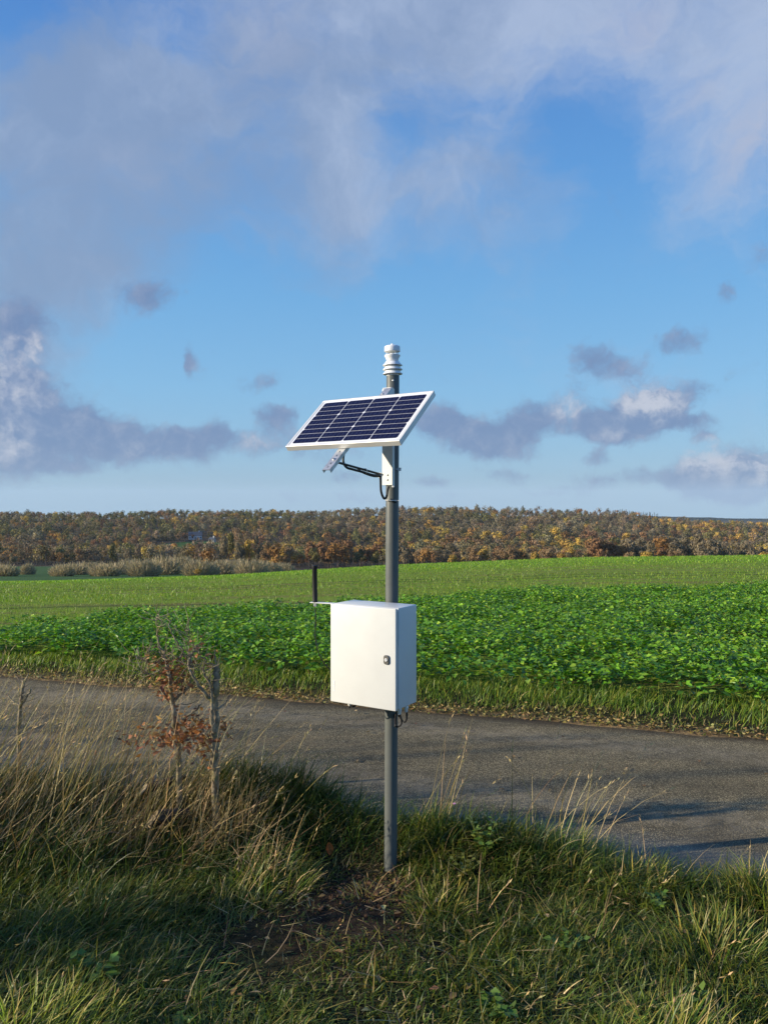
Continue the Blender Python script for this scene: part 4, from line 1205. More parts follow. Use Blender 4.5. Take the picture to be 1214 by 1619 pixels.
# ---- young cereal beyond it, thin enough for the earth to show
b = Bag()
for (n, y0, y1, hh, ww, dn) in ((60000, 9.0, 24, 0.085, 0.008, 0.75), (60000, 20, 48, 0.10, 0.016, 0.8), (52000, 44, 84, 0.12, 0.034, 1.0)):
    y = rng.uniform(y0, y1, n); x = rng.uniform(-0.62, 0.64, n) * y
    a_ = x / y
    rows = 0.65 * vnoise(x * 0.06, y + 0.05 * x, 1.3) + 0.35 * vnoise(x * 0.3, y, 0.5)
    m = (y > crop_limit_y(a_) - 0.6) & (tcoord(x, y) > 8.4) & (rng.random(n) < dn * np.clip(2.6 * rows - 0.55, 0.08, 1))
    x, y = x[m], y[m]; k = len(x)
    col = jit(pick(k, [[0.160, 0.280, 0.022], [0.25, 0.38, 0.034], [0.34, 0.37, 0.05], [0.10, 0.165, 0.02]], [.4, .32, .13, .15]), k, 0.25)
    if y0 > 40: col = col * np.array([1.1, 1.22, 1.0])
    b.add(*blades(on_ground(x, y, 0.0), hh * rng.uniform(0.5, 1.3, k), ww * rng.uniform(0.6, 1.3, k), rng.uniform(0, 6.28, k), np.clip(rng.normal(0.35, 0.3, k), 0, 1.3), np.abs(rng.normal(0.6, 0.4, k)), 2, col, col * 1.1))
tag(b.build('young_cereal', M_GRASS), 'thin young cereal on the field behind the leafy crop', 'crop', kind='stuff')

# ------------------------------------------------------------------ woody plants near by
def limb_mesh(paths, n=7):
    bm = bmesh.new()
    for pts, r0, r1 in paths:
        m = len(pts); bm_tube(bm, pts, [r0 + (r1 - r0) * i / (m - 1) for i in range(m)], n)
    return bm
def wiggle(pts, amp, n=5):
    P = spline(pts, n)
    return [p + Vector((random.gauss(0, amp), random.gauss(0, amp), random.gauss(0, amp))) if 0 < i < len(P) - 1 else p for i, p in enumerate(P)]
def z6(x, y, Y): return at(200 + x * 0.1812, 960 + y * 0.1812, Y)
def twigs_from(pts_list, n, L, r, up=0.5):
    out = []
    for _ in range(n):
        pts = random.choice(pts_list); p = pts[random.randrange(len(pts) // 2, len(pts))]
        d = Vector((random.gauss(0, 1), random.gauss(0, 1), random.gauss(up, 0.7))).normalized()
        q = [p]
        l = L * random.uniform(0.4, 1.2)
        for k in range(4):
            d = (d + Vector((random.gauss(0, .25), random.gauss(0, .25), random.gauss(0.12, .2)))).normalized()
            q.append(q[-1] + d * l / 4)
        out.append((q, r * random.uniform(0.6, 1.2), r * 0.35))
    return out
def leaf_bag(centres, n, L, cols, w, flat=0.0):
    b = Bag(); P = []
    for (c, r, k) in centres:
        P.append(np.array(c) + rng.normal(0, 1, (k, 3)) * np.array(r))
    P = np.concatenate(P); n = len(P)
    U = rand_dirs(n, -0.9, 0.4); Nn = ortho(U)
    L_ = L * rng.uniform(0.5, 1.25, n)
    b.add(*leaf_quads(P, Nn, U, L_, L_ * rng.uniform(0.35, 0.6, n), rng.uniform(0.05, 0.35, n), jit(pick(n, cols, w), n, 0.25)))
    return b
RUST = [[0.42, 0.17, 0.06], [0.30, 0.13, 0.055], [0.50, 0.27, 0.11], [0.20, 0.09, 0.045]]

def shrub_a():
    Y = 4.50
    b0 = at(284, 1300, Y)
    trunk = wiggle([b0, z6(455, 1250, Y), z6(424, 1080, Y + .01), z6(422, 950, Y - 0.02), z6(398, 830, Y)], 0.003)
    l1 = wiggle([z6(398, 835, Y), z6(350, 790, Y + .02), z6(298, 715, Y + .04)], 0.002)
    l2 = wiggle([z6(402, 835, Y), z6(392, 740, Y - .02), z6(375, 600, Y - .03), z6(345, 470, Y - .02), z6(330, 410, Y)], 0.003)
    l3 = wiggle([z6(410, 830, Y), z6(450, 780, Y), z6(550, 680, Y + .03), z6(548, 560, Y + .04), z6(560, 450, Y + .03), z6(605, 350, Y + .05)], 0.003)
    t1 = wiggle([z6(330, 410, Y), z6(285, 320, Y), z6(265, 190, Y), z6(275, 60, Y + .02)], 0.004)
    t2 = wiggle([z6(440, 480, Y), z6(490, 390, Y - .02), z6(420, 270, Y - .02), z6(370, 150, Y), z6(358, 10, Y)], 0.004)
    t3 = wiggle([z6(345, 470, Y), z6(250, 520, Y + .05), z6(180, 480, Y + .08), z6(110, 440, Y + .1)], 0.004)
    t4 = wiggle([z6(375, 600, Y), z6(280, 560, Y - .06), z6(200, 590, Y - .1), z6(120, 570, Y - .12)], 0.004)
    t5 = wiggle([z6(440, 850, Y), z6(520, 845, Y), z6(630, 820, Y)], 0.003)
    root = empty('pruned_shrub', b0, 'cut back hedge shrub with a cluster of rust brown dead leaves', 'shrub', 'pruned hedge stumps')
    fin('trunk', limb_mesh([(trunk, 0.0165, 0.0135)], 9), M_BARK, root, b0, angle=180)
    P = [(l1, 0.009, 0.005), (l2, 0.015, 0.008), (l3, 0.012, 0.004), (t1, 0.006, 0.0016), (t2, 0.007, 0.0016), (t3, 0.004, 0.001), (t4, 0.004, 0.001), (t5, 0.004, 0.0015)]
    P += twigs_from([l2, l3, t1, t3, t4], 120, 0.17, 0.0024)
    fin('branches', limb_mesh(P, 6), M_BARK, root, b0, angle=180)
    c = [(z6(390, 640, Y), (0.05, 0.05, 0.035), 110), (z6(330, 520, Y), (0.06, 0.06, 0.03), 60), (z6(440, 520, Y - .02), (0.045, 0.04, 0.03), 40), (z6(340, 780, Y), (0.03, 0.03, 0.012), 22),
         (z6(400, 760, Y), (0.018, 0.03, 0.012), 14), (z6(470, 650, Y), (0.03, 0.03, 0.02), 22), (z6(250, 470, Y), (0.05, 0.05, 0.03), 22)]
    leaf_bag(c, 0, 0.040, RUST, [.35, .25, .2, .2]).build('dead_leaves', M_DEADLEAF, root, b0)
def shrub_b():
    Y = 4.44
    b0 = at(343, 1322, Y)
    trunk = wiggle([b0, z6(775, 1500, Y), z6(772, 1250, Y), z6(782, 1050, Y), z6(772, 830, Y + .01), z6(790, 640, Y - .01), z6(786, 500, Y)], 0.004)
    st2 = wiggle([z6(770, 1100, Y - .02), z6(745, 960, Y - .03), z6(750, 830, Y - .03), z6(735, 690, Y - .03), z6(690, 600, Y - .04), z6(662, 540, Y - .03)], 0.002)
    l1 = wiggle([z6(752, 830, Y - .02), z6(700, 770, Y - .03), z6(640, 700, Y - .04), z6(580, 600, Y - .04), z6(545, 520, Y - .04), z6(555, 440, Y - .04), z6(620, 330, Y)], 0.002)
    l2 = wiggle([z6(790, 900, Y), z6(850, 850, Y + .04), z6(910, 760, Y + .06)], 0.003)
    t1 = wiggle([z6(780, 490, Y), z6(775, 430, Y), z6(768, 375, Y)], 0.001)
    t2 = wiggle([z6(760, 510, Y), z6(700, 480, Y), z6(640, 400, Y + .03), z6(560, 300, Y + .04), z6(530, 160, Y + .05)], 0.004)
    root = empty('pruned_shrub', b0, 'cut back hedge shrub with a thick bare trunk sawn off square', 'shrub', 'pruned hedge stumps')
    fin('trunk', limb_mesh([(trunk, 0.0215, 0.0185)], 10), M_BARK, root, b0, angle=60)
    P = [(st2, 0.013, 0.005), (l1, 0.011, 0.004), (l2, 0.007, 0.002), (t1, 0.005, 0.003), (t2, 0.005, 0.001)]
    P += twigs_from([trunk, st2, l1, t2], 90, 0.16, 0.0023)
    P += [(wiggle([z6(720, 1160, Y), z6(640, 1000, Y + .05), z6(580, 890, Y + .05)], 0.004), 0.007, 0.002), (wiggle([z6(500, 960, Y + .1), z6(600, 900, Y + .1), z6(660, 840, Y + .1)], 0.004), 0.008, 0.003)]
    fin('branches', limb_mesh(P, 6), M_BARK, root, b0, angle=180)
    c = [(z6(560, 1050, Y + .05), (0.10, 0.08, 0.04), 230), (z6(400, 1140, Y + .02), (0.14, 0.09, 0.03), 170), (z6(690, 1210, Y), (0.02, 0.03, 0.05), 45), (z6(720, 430, Y), (0.04, 0.04, 0.03), 16), (z6(620, 300, Y), (0.03, 0.03, 0.02), 8)]
    leaf_bag(c, 0, 0.042, RUST, [.4, .3, .15, .15]).build('dead_leaves', M_DEADLEAF, root, b0)
def shrub_c():
    Y = 5.15
    def zz(x, y, d=0): return at(x * 120 / 1214, 1060 + y * 0.0988, Y + d)
    b0 = at(30, 1225, Y)
    trunk = wiggle([b0, zz(320, 800), zz(335, 560), zz(355, 380), zz(385, 170)], 0.002)
    P = [(wiggle([zz(330, 580), zz(220, 500, .03), zz(130, 410, .05), zz(10, 330, .06)], 0.003), 0.008, 0.003), (wiggle([zz(370, 520), zz(430, 430), zz(495, 300)], 0.002), 0.008, 0.006),
         (wiggle([zz(385, 170), zz(440, 110), zz(465, 40)], 0.002), 0.006, 0.002)] + twigs_from([trunk], 26, 0.14, 0.002)
    root = empty('pruned_shrub', b0, 'small bare hedge stub in the dead grass at the left edge', 'shrub', 'pruned hedge stumps')
    fin('trunk', limb_mesh([(trunk, 0.014, 0.010)], 9), M_BARK, root, b0, angle=180)
    fin('branches', limb_mesh(P, 6), M_BARK, root, b0, angle=180)
shrub_a(); shrub_b(); shrub_c()

M_LOGBARK = paint('dark_log_bark', (0.045, 0.036, 0.026), 0.9, vary=0.5, scale=40, bump=0.8, bscale=120)
M_CUT = paint('fresh_cut_wood', (0.42, 0.31, 0.17), 0.7, vary=0.25, scale=40)
def cut_log(p, axis, r, L, label):
    p = Vector(p); ax = Vector(axis).normalized()
    side = ax.cross(Vector((0, 0, 1))).normalized(); up = side.cross(ax)
    root = empty('cut_log', p, label, 'log', 'sawn hedge logs')
    n = 14; bm = bmesh.new(); rings = []
    wob = [1 + random.uniform(-.14, .14) for _ in range(n)]
    for i in range(9):
        f = i / 8; c = p + ax * L * f + up * (0.02 * math.sin(2.5 * f)) + side * (0.015 * math.sin(4 * f))
        rr_ = r * (1 - 0.45 * f)
        rings.append([bm.verts.new(c + ax * (0.025 * math.sin(2 * math.pi * k / n) if i == 0 else 0) + (side * math.cos(2 * math.pi * k / n) + up * math.sin(2 * math.pi * k / n)) * rr_ * wob[k] * random.uniform(.95, 1.05)) for k in range(n)])
    for a, b in zip(rings[:-1], rings[1:]):
        for k in range(n): bm.faces.new((a[k], a[(k + 1) % n], b[(k + 1) % n], b[k]))
    bm.faces.new(rings[-1])
    fin('bark', bm, M_LOGBARK, root, p, angle=60)
    bm = bmesh.new()
    v = [bm.verts.new(p + ax * (0.025 * math.sin(2 * math.pi * k / n) - 0.001) + (side * math.cos(2 * math.pi * k / n) + up * math.sin(2 * math.pi * k / n)) * r * wob[k] * 0.93) for k in range(n)]
    v2 = [bm.verts.new(q.co + ax * 0.004) for q in v]
    bm.faces.new(v); bm.faces.new(v2[::-1])
    for k in range(n): bm.faces.new((v[k], v2[k], v2[(k + 1) % n], v[(k + 1) % n]))
    fin('cut_face', bm, M_CUT, root, p, smooth=False)
cut_log(at(242, 1294, 4.35), (0.9, 0.40, -0.10), 0.044, 0.20, 'nearer sawn log with a pale oval cut face in the grass')
cut_log(at(227, 1248, 4.62), (0.85, 0.50, 0.03), 0.032, 0.26, 'farther sawn log lying higher in the dead grass')

# leafy weeds
def weed(name, x, y, h, n, L, cols, w, label, flower=False, spread=0.1):
    z = float(terrain(x, y)); root = empty(name, (x, y, z), label, 'weed', 'broad leaved weeds')
    stems = []; pts = []
    for k in range(n):
        a = random.uniform(0, 6.28); d = Vector((math.cos(a), math.sin(a), 0))
        l = h * random.uniform(0.5, 1.1); s_ = spread * random.uniform(0.3, 1.0)
        p = [Vector((x, y, z - 0.01)) + d * 0.01, Vector((x, y, z)) + d * s_ * 0.5 + Vector((0, 0, l * 0.55)), Vector((x, y, z)) + d * s_ + Vector((0, 0, l))]
        P = spline(p, 4); stems.append((P, 0.002, 0.001)); pts.append(P)
    fin('stems', limb_mesh(stems, 5), paint('green_stem', (0.10, 0.13, 0.03), 0.6), root, (x, y, z), angle=180)
    b = Bag()
    for P in pts:
        k = 9; idx = np.linspace(2, len(P) - 1, k).astype(int)
        pos = np.array([tuple(P[i]) for i in idx])
        U = rand_dirs(k, -0.2, 0.5); Nn = np.tile([0, 0, 1.0], (k, 1)) + 0.6 * rand_dirs(k); Nn -= U * (Nn * U).sum(1, keepdims=True); Nn /= np.linalg.norm(Nn, axis=1, keepdims=True)
        l_ = L * rng.uniform(0.6, 1.2, k)
        b.add(*leaf_quads(pos, Nn, U, l_, l_ * rng.uniform(0.5, 0.8, k), 0.15, jit(pick(k, cols, w), k, 0.2)))
    b.build('leaves', M_CROP, root, (x, y, z))
    if flower:
        p = at(718, 1272, y); bm = bmesh.new()
        for k in range(7):
            a = k * 0.9; bm_tube(bm, [p, p + Vector((0.004 * math.cos(a), 0.004 * math.sin(a), 0.004)), p + Vector((0.007 * math.cos(a), 0.007 * math.sin(a), 0.007))], [0.0012, 0.003, 0.0014], 6)
        fl = fin('flower', bm, paint('pink_petals', (0.62, 0.30, 0.48), 0.6), root, (x, y, z))
        bm = bmesh.new(); bm_tube(bm, spline([Vector((x - 0.06, y, z + 0.02)), Vector((x - 0.10, y, z + 0.12)), p], 5), 0.0014, 5)
        fin('flower_stem', bm, paint('brown_stem', (0.10, 0.10, 0.04), 0.7), root, (x, y, z))
weed('leafy_weed', 0.52, 4.16, 0.17, 15, 0.035, [[0.13, 0.20, 0.03], [0.20, 0.24, 0.05], [0.07, 0.12, 0.02]], [.5, .3, .2], 'bushy lime green weed with small leaves right of the pole', True, 0.14)
weed('leafy_weed', 0.42, 4.05, 0.09, 9, 0.03, [[0.16, 0.17, 0.04], [0.12, 0.14, 0.03]], [.5, .5], 'low olive weed in front of the bushy lime one', False, 0.10)
weed('leafy_weed', -1.17, 3.12, 0.11, 5, 0.060, [[0.15, 0.24, 0.035], [0.11, 0.19, 0.03]], [.6, .4], 'round leaved bright green weed in the dark lower left grass', False, 0.11)
weed('leafy_weed', 1.20, 3.05, 0.06, 6, 0.040, [[0.11, 0.18, 0.03], [0.07, 0.13, 0.02]], [.5, .5], 'small rosette weed in the lower right grass', False, 0.08)

weed('leafy_weed', 0.78, 3.42, 0.06, 7, 0.042, [[0.12, 0.20, 0.03], [0.08, 0.15, 0.025]], [.5, .5], 'flat broad leaved weed in the middle of the right hand grass', False, 0.09)
weed('leafy_weed', 0.40, 2.95, 0.05, 7, 0.045, [[0.10, 0.18, 0.03], [0.07, 0.13, 0.02]], [.5, .5], 'broad leaved rosette near the bottom right of the trodden soil', False, 0.09)
weed('leafy_weed', -0.75, 2.85, 0.05, 7, 0.038, [[0.10, 0.17, 0.03], [0.14, 0.21, 0.03]], [.5, .5], 'small rosette weed beside the lime tussock at the bottom left', False, 0.08)
weed('leafy_weed', 1.30, 3.75, 0.08, 8, 0.034, [[0.15, 0.21, 0.03], [0.09, 0.16, 0.02]], [.5, .5], 'leafy weed below the yellow green tussock by the lane', False, 0.10)

# earth, stones and single leaves
def lump(bm, c, r, sq=0.7, seed=0):
    r_ = bmesh.ops.create_icosphere(bm, subdivisions=(2 if r > 0.009 else 1), radius=1.0)
    ph = Vector((seed * 3.1, seed * 1.7, seed * 2.3))
    for v in r_['verts']:
        f = 1 + 0.8 * mnoise.noise(v.co * 1.6 + ph) + 0.5 * mnoise.noise(v.co * 4 + ph)
        v.co = Vector(c) + Vector((v.co.x * r * f, v.co.y * r * f, v.co.z * r * f * sq))
M_CLOD = paint('red_brown_earth', (0.105, 0.060, 0.034), 0.95, vary=0.5, scale=14, bump=0.5, bscale=90, spec=0.1)
bm = bmesh.new()
for k in range(900):
    a = random.uniform(0, 6.28); d = abs(random.gauss(0, 0.32))
    x_, y_ = 0.0 + d * math.cos(a) * 1.1 - 0.04, 4.02 + d * math.sin(a) * 0.75 - 0.08
    if (x_ - POLE.x) ** 2 + (y_ - POLE.y) ** 2 < 0.05 ** 2 or tcoord(x_, y_) > 4.3: continue
    r_ = 0.003 + 0.010 * random.random() ** 3
    lump(bm, (x_, y_, float(terrain(x_, y_)) + r_ * 0.3), r_, 0.75, k)
o = fin('soil_clods', bm, M_CLOD, None, (0, 0, 0), angle=180)
tag(o, 'crumbly red brown earth dug up round the foot of the pole', 'earth', kind='stuff')
M_STONE = paint('pale_flint', (0.50, 0.47, 0.40), 0.7, vary=0.25, scale=30)
for (px_, py_, Y, r_, lab) in ((315, 1371, 4.12, 0.014, 'whitish flint beside an orange leaf left of the pole'), (442, 1410, 3.93, 0.011, 'small brownish pebble on the bare trodden soil'), (690, 1424, 3.85, 0.010, 'small pale pebble on the soil right of the pole')):
    p = at(px_, py_, Y); bm = bmesh.new(); z_ = float(terrain(p.x, p.y))
    lump(bm, (p.x, p.y, z_ + r_ * 0.8), r_, 0.7, px_)
    tag(fin('stone', bm, M_STONE, None, (0, 0, 0)), lab, 'stone', 'stones on the verge')
def curled_leaf(px_, py_, Y, L, up, col, lab, lift=0.0):
    p = at(px_, py_, Y); p.z = max(p.z, float(terrain(p.x, p.y)) + 0.012 + lift)
    bm = bmesh.new(); nx, ny = 7, 9
    U = Vector(up).normalized(); Sd = U.cross(Vector((0.2, -1, 0.2))).normalized(); Nn = Sd.cross(U)
    gr = []
    for i in range(ny):
        f = i / (ny - 1); w_ = L * 0.30 * math.sin(math.pi * min(1, f * 0.93 + 0.05)) ** 0.8
        gr.append([bm.verts.new(p + U * L * (f - 0.5) + Sd * w_ * (j / (nx - 1) * 2 - 1) + Nn * (0.35 * w_ * (j / (nx - 1) * 2 - 1) ** 2 + 0.15 * L * (f - .5) ** 2)) for j in range(nx)])
    for a, b in zip(gr[:-1], gr[1:]):
        for j in range(nx - 1): bm.faces.new((a[j], a[j + 1], b[j + 1], b[j]))
    bmesh.ops.solidify(bm, geom=list(bm.faces), thickness=0.0008)
    tag(fin('dead_leaf', bm, paint('dead_leaf', col, 0.7, vary=0.3, scale=60), None, (0, 0, 0), angle=180), lab, 'leaf', 'curled dead leaves')
curled_leaf(299, 1364, 4.12, 0.055, (0.1, 0.2, 1), (0.42, 0.17, 0.06), 'orange curled leaf beside the whitish flint')
curled_leaf(521, 1341, 4.18, 0.065, (-0.15, 0.1, 1), (0.42, 0.16, 0.04), 'thin orange leaf standing upright left of the pole', 0.02)
curled_leaf(632, 1468, 3.70, 0.05, (1, 0.3, 0.1), (0.30, 0.12, 0.05), 'flat reddish leaf on the soil in front of the pole')

# ------------------------------------------------------------------ unseen hedge and trees left of the photographer, placed to shade verge and lane
def shade_shrub(x, y, h, r, nt, nl, label, name='shade_shrub', Lf=0.055, cat='shrub', grp='unseen shade hedge beside the photographer'):
    z = float(terrain(x, y)); root = empty(name, (x, y, z), label, cat, grp)
    P = []; ends = []
    for k in range(nt):
        a = random.uniform(0, 6.28); rr_ = r * math.sqrt(random.random())
        p0 = Vector((x + random.gauss(0, r * .15), y + random.gauss(0, r * .15), z - .05)); p2 = Vector((x + rr_ * math.cos(a), y + rr_ * math.sin(a), z + h * random.uniform(.55, 1.05)))
        Q = wiggle([p0, p0.lerp(p2, .45) + Vector((random.gauss(0, .05), random.gauss(0, .05), .05)), p2], 0.012, 4)
        P.append((Q, 0.011 * h + 0.004, 0.002)); ends.append(Q)
    P += twigs_from(ends, nt * 5, 0.28 * h, 0.003)
    fin('branches', limb_mesh(P, 5), M_BARK, root, (x, y, z), angle=180)
    if nl:
        c = [(tuple(q[random.randrange(len(q) // 2, len(q))]), (0.12, 0.12, 0.12), nl // nt) for q in ends]
        leaf_bag(c, 0, Lf, [[0.12, 0.10, 0.03], [0.20, 0.10, 0.04], [0.08, 0.09, 0.02]], [.4, .3, .3]).build('leaves', M_DEADLEAF, root, (x, y, z))
SHADE_HEDGE = [
 (-2.60, 1.55, 0.95, 0.40, 16, 700, 'unseen leafy hedge shrub left of the photographer'),
 (-3.70, 2.95, 1.20, 0.36, 18, 900, 'unseen hedge shrub in the second rank nearest the lane'),
 (-5.10, 2.70, 1.75, 0.36, 18, 1300, 'unseen broad leafy hedge shrub in the third rank'),
 (-5.20, 1.25, 2.20, 0.50, 20, 1700, 'unseen head high hedge shrub next to the broad one'),
 (-4.70, 0.65, 2.00, 0.50, 18, 1200, 'unseen twiggy hedge shrub farther back on the left'),
 (-4.10, 0.05, 1.90, 0.50, 18, 1200, 'unseen dense hedge shrub behind the photographer'),
 (-2.30, 0.70, 0.90, 0.36, 14, 420, 'unseen thin hedge shrub level with the photographer'),
 (-7.00, 1.30, 2.60, 0.45, 18, 900, 'unseen tallest hedge shrub at the outer left'),
]
for hcfg in SHADE_HEDGE: shade_shrub(*hcfg)
shade_shrub(-16.0, 2.7, 7.0, 1.3, 22, 120, 'bare young tree far along the hedge on the left', 'bare_tree', 0.08, 'tree', 'bare trees along the lane')
shade_shrub(-18.5, 3.7, 7.6, 1.2, 20, 100, 'second bare young tree nearer the lane on the left', 'bare_tree', 0.08, 'tree', 'bare trees along the lane')

# ------------------------------------------------------------------ the wooded hillside
KINDS = {   # crown colours, weight
 'grey':   ([[0.150, 0.120, 0.082], [0.190, 0.152, 0.104], [0.110, 0.092, 0.064]], 'bare grey brown tree'),
 'olive':  ([[0.125, 0.110, 0.045], [0.160, 0.135, 0.055], [0.085, 0.080, 0.035]], 'olive brown tree'),
 'gold':   ([[0.270, 0.180, 0.045], [0.210, 0.140, 0.040], [0.320, 0.220, 0.055]], 'golden leaved tree'),
 'orange': ([[0.205, 0.112, 0.042], [0.170, 0.090, 0.036], [0.240, 0.138, 0.050]], 'orange leaved tree'),
 'rust':   ([[0.145, 0.078, 0.044], [0.115, 0.064, 0.038], [0.170, 0.096, 0.052]], 'rust brown tree'),
 'brown':  ([[0.165, 0.110, 0.065], [0.130, 0.085, 0.052], [0.200, 0.140, 0.085]], 'tan brown tree'),
}
KW = {'grey': .30, 'olive': .22, 'gold': .13, 'orange': .09, 'rust': .09, 'brown': .17}

def crown_mesh(kind, n, h, rad, bare, seed):
    """V, F, C of one tree standing at the origin, trunk and limbs included"""
    r_ = np.random.default_rng(seed)
    cols = np.array(KINDS[kind][0])
    V = []; F = []; C = []; off = 0
    def tube(a, b, r0, r1):
        nonlocal off
        a = np.array(a); b = np.array(b); k = 5
        an = np.arange(k) * 2 * np.pi / k
        ring = np.stack([np.cos(an), np.sin(an), np.zeros(k)], 1)
        V.append(np.concatenate([a + ring * r0, b + ring * r1])); C.append(np.tile([0.15, 0.125, 0.095], (2 * k, 1)) * r_.uniform(.8, 1.2))
        j = np.arange(k); F.append(np.stack([j, (j + 1) % k, k + (j + 1) % k, k + j], 1) + off); off += 2 * k
    z0 = h * (0.28 if not bare else 0.2)
    tube((0, 0, -1.5), (0, 0, h * 0.55), 0.035 * h * 0.5, 0.02 * h * 0.5)
    nl = r_.integers(5, 9)
    lobes = []
    for k in range(nl):
        a = r_.uniform(0, 2 * np.pi); f = r_.random()
        rr_ = rad * 0.62 * np.sqrt(r_.random()) * (1.0 - 0.35 * f)
        lobes.append((rr_ * np.cos(a), rr_ * np.sin(a), z0 + (h * 0.92 - z0) * (0.15 + 0.75 * f), rad * r_.uniform(0.38, 0.60)))
        tube((0, 0, h * r_.uniform(.2, .5)), lobes[-1][:3], 0.012 * h * 0.5, 0.003 * h)
    lob = np.array(lobes)
    i = r_.integers(0, nl, n)
    d = r_.normal(0, 1, (n, 3)); d /= np.linalg.norm(d, axis=1, keepdims=True)
    P = lob[i, :3] + d * lob[i, 3:4] * (r_.random((n, 1)) ** 0.4) * np.array([1, 1, 0.85])
    s_ = r_.uniform(0.35, 0.75, n) * rad * (0.155 if n > 300 else 0.165)
    Nn = d + r_.normal(0, .30 if not bare else .42, (n, 3)); Nn /= np.linalg.norm(Nn, axis=1, keepdims=True)
    U = np.cross(Nn, r_.normal(0, 1, (n, 3)) if not bare else np.cross(Nn, np.array([0, 0, 1.0])) + r_.normal(0, .35, (n, 3))); U /= np.linalg.norm(U, axis=1, keepdims=True) + 1e-9
    A = np.cross(Nn, U); A /= np.linalg.norm(A, axis=1, keepdims=True) + 1e-9
    U = U * (s_ * (1.0 if not bare else 1.25))[:, None]; A = A * (s_ * (0.9 if not bare else 0.6))[:, None]
    Q = np.stack([P - U - A * .6, P + A - U * .2, P + U + A * .3, P - A + U * .3], 1)
    lc = cols[r_.integers(0, 3)] * 0.5 + 0.5 * cols[r_.integers(0, 3, nl)] * r_.uniform(0.9, 1.1, (nl, 1))
    lc = lc * 1.6 * np.array([1.0, 0.98, 0.86])
    c = lc[i] * r_.uniform(0.86, 1.14, (n, 1))
    V.append(Q.reshape(-1, 3)); C.append(np.repeat(c, 4, 0)); F.append(np.arange(n * 4).reshape(-1, 4) + off)
    return np.concatenate(V), np.concatenate(F), np.concatenate(C)

def is_bare(kind): return kind in ('grey', 'brown')
FINE = {}; COARSE = {}
for kk, kname in enumerate(KINDS):
    FINE[kname] = [mesh_np('far_tree_' + kname, *crown_mesh(kname, 900 if is_bare(kname) else 620, 11.0, 4.6 if v else 3.9, is_bare(kname), 100 + kk * 10 + v)) for v in range(3)]
    for me in FINE[kname]: me.materials.append(M_CROWN)
    COARSE[kname] = [crown_mesh(kname, 290 if is_bare(kname) else 240, 11.0, 4.7 if v else 4.0, is_bare(kname), 300 + kk * 10 + v) for v in range(4)]

# where trees stand: jittered rows up the slope
wood = []
y = 305.0
r4 = np.random.default_rng(44)
while y < 1030:
    stp = 7.6 + np.maximum(y - 400, 0) * 0.003
    xs = np.arange(-0.58 * y, 0.60 * y, stp)
    xs = xs + r4.uniform(-.42, .42, len(xs)) * stp
    ys = y + r4.uniform(-.45, .45, len(xs)) * stp
    wood.append(np.stack([xs, ys], 1)); y += stp * 1.02
wood = np.concatenate(wood)
wx, wy = wood[:, 0], wood[:, 1]; wa = wx / wy
wpx = 607 + wa * F_PX
# the foot of the wood wanders; meadow on the far left, clearing below the house
foot = 400 - 100 * sm((wa + 0.20) / 0.05) + 60 * vnoise(wx, wx * 0, 0.012) + 20 * sm((-0.405 - wa) / 0.02)
clear = ((wx + 165) / 34.0) ** 2 + ((wy - 690) / 40.0) ** 2 < 1.0
house_gap = (np.abs(wx + 176) < 13) & (np.abs(wy - 748) < 14)
keep = (wy > foot) & ~clear & ~house_gap & (r4.random(len(wx)) < 0.90) & (vnoise(wx + 77, wy, 0.035) > 0.13)
wx, wy, wa, wpx = wx[keep], wy[keep], wa[keep], wpx[keep]
wz = terrain(wx, wy)
# drop those wholly hidden behind the brow of the field
e_base = (CAM_H - wz) / wy; e_field = np.interp(wa, A_PT, A_EL)
hgt = r4.uniform(0.55, 1.25, len(wx)) * (0.74 + 0.52 * vnoise(wx, wy, 0.022))
vis = (e_base - 11 * hgt / wy) < e_field + 0.001
wx, wy, wa, wpx, wz, hgt = wx[vis], wy[vis], wa[vis], wpx[vis], wz[vis], hgt[vis]
# species in drifts
names = list(KINDS)
score = np.stack([np.log(KW[k]) + 3.6 * (vnoise(wx + 333 * i, wy, 0.018) - 0.5) + 1.6 * (vnoise(wx, wy + 211 * i, 0.06) - 0.5) + r4.gumbel(0, 0.5, len(wx)) for i, k in enumerate(names)], 1)
gi = names.index('grey'); score[:, gi] += 0.5 * sm((wa - 0.1) / 0.3)
spec = score.argmax(1)
print('wood trees', len(wx))

# visible size decides which trees are single objects
covered = np.zeros(len(wx), bool)
order = np.argsort(wy)
single = order[:250]
mass = order[250:]
EDGE = {'near': 'front row of the wood', }
def place(px_):
    for lim, txt in ((120, 'by the far left meadow'), (300, 'below the clearing'), (470, 'right of the hillside house'), (600, 'between antenna and pole'), (760, 'just right of the pole'), (920, 'mid right'), (1080, 'towards the right'), (9999, 'at the far right')):
        if px_ < lim: return txt
for i in single:
    k = names[spec[i]]
    o = bpy.data.objects.new('autumn_tree', FINE[k][int(r4.integers(0, 3))])
    COL.objects.link(o)
    o.location = (wx[i], wy[i], wz[i]); o.rotation_euler = (0, 0, r4.uniform(0, 6.28))
    s_ = hgt[i]; o.scale = (s_ * r4.uniform(.85, 1.12), s_ * r4.uniform(.85, 1.12), s_)
    tag(o, '%s at the foot of the wood %s' % (KINDS[k][1], place(wpx[i])), 'tree', '%ss at the foot of the wood %s' % (KINDS[k][1], place(wpx[i])))
bagW = Bag()
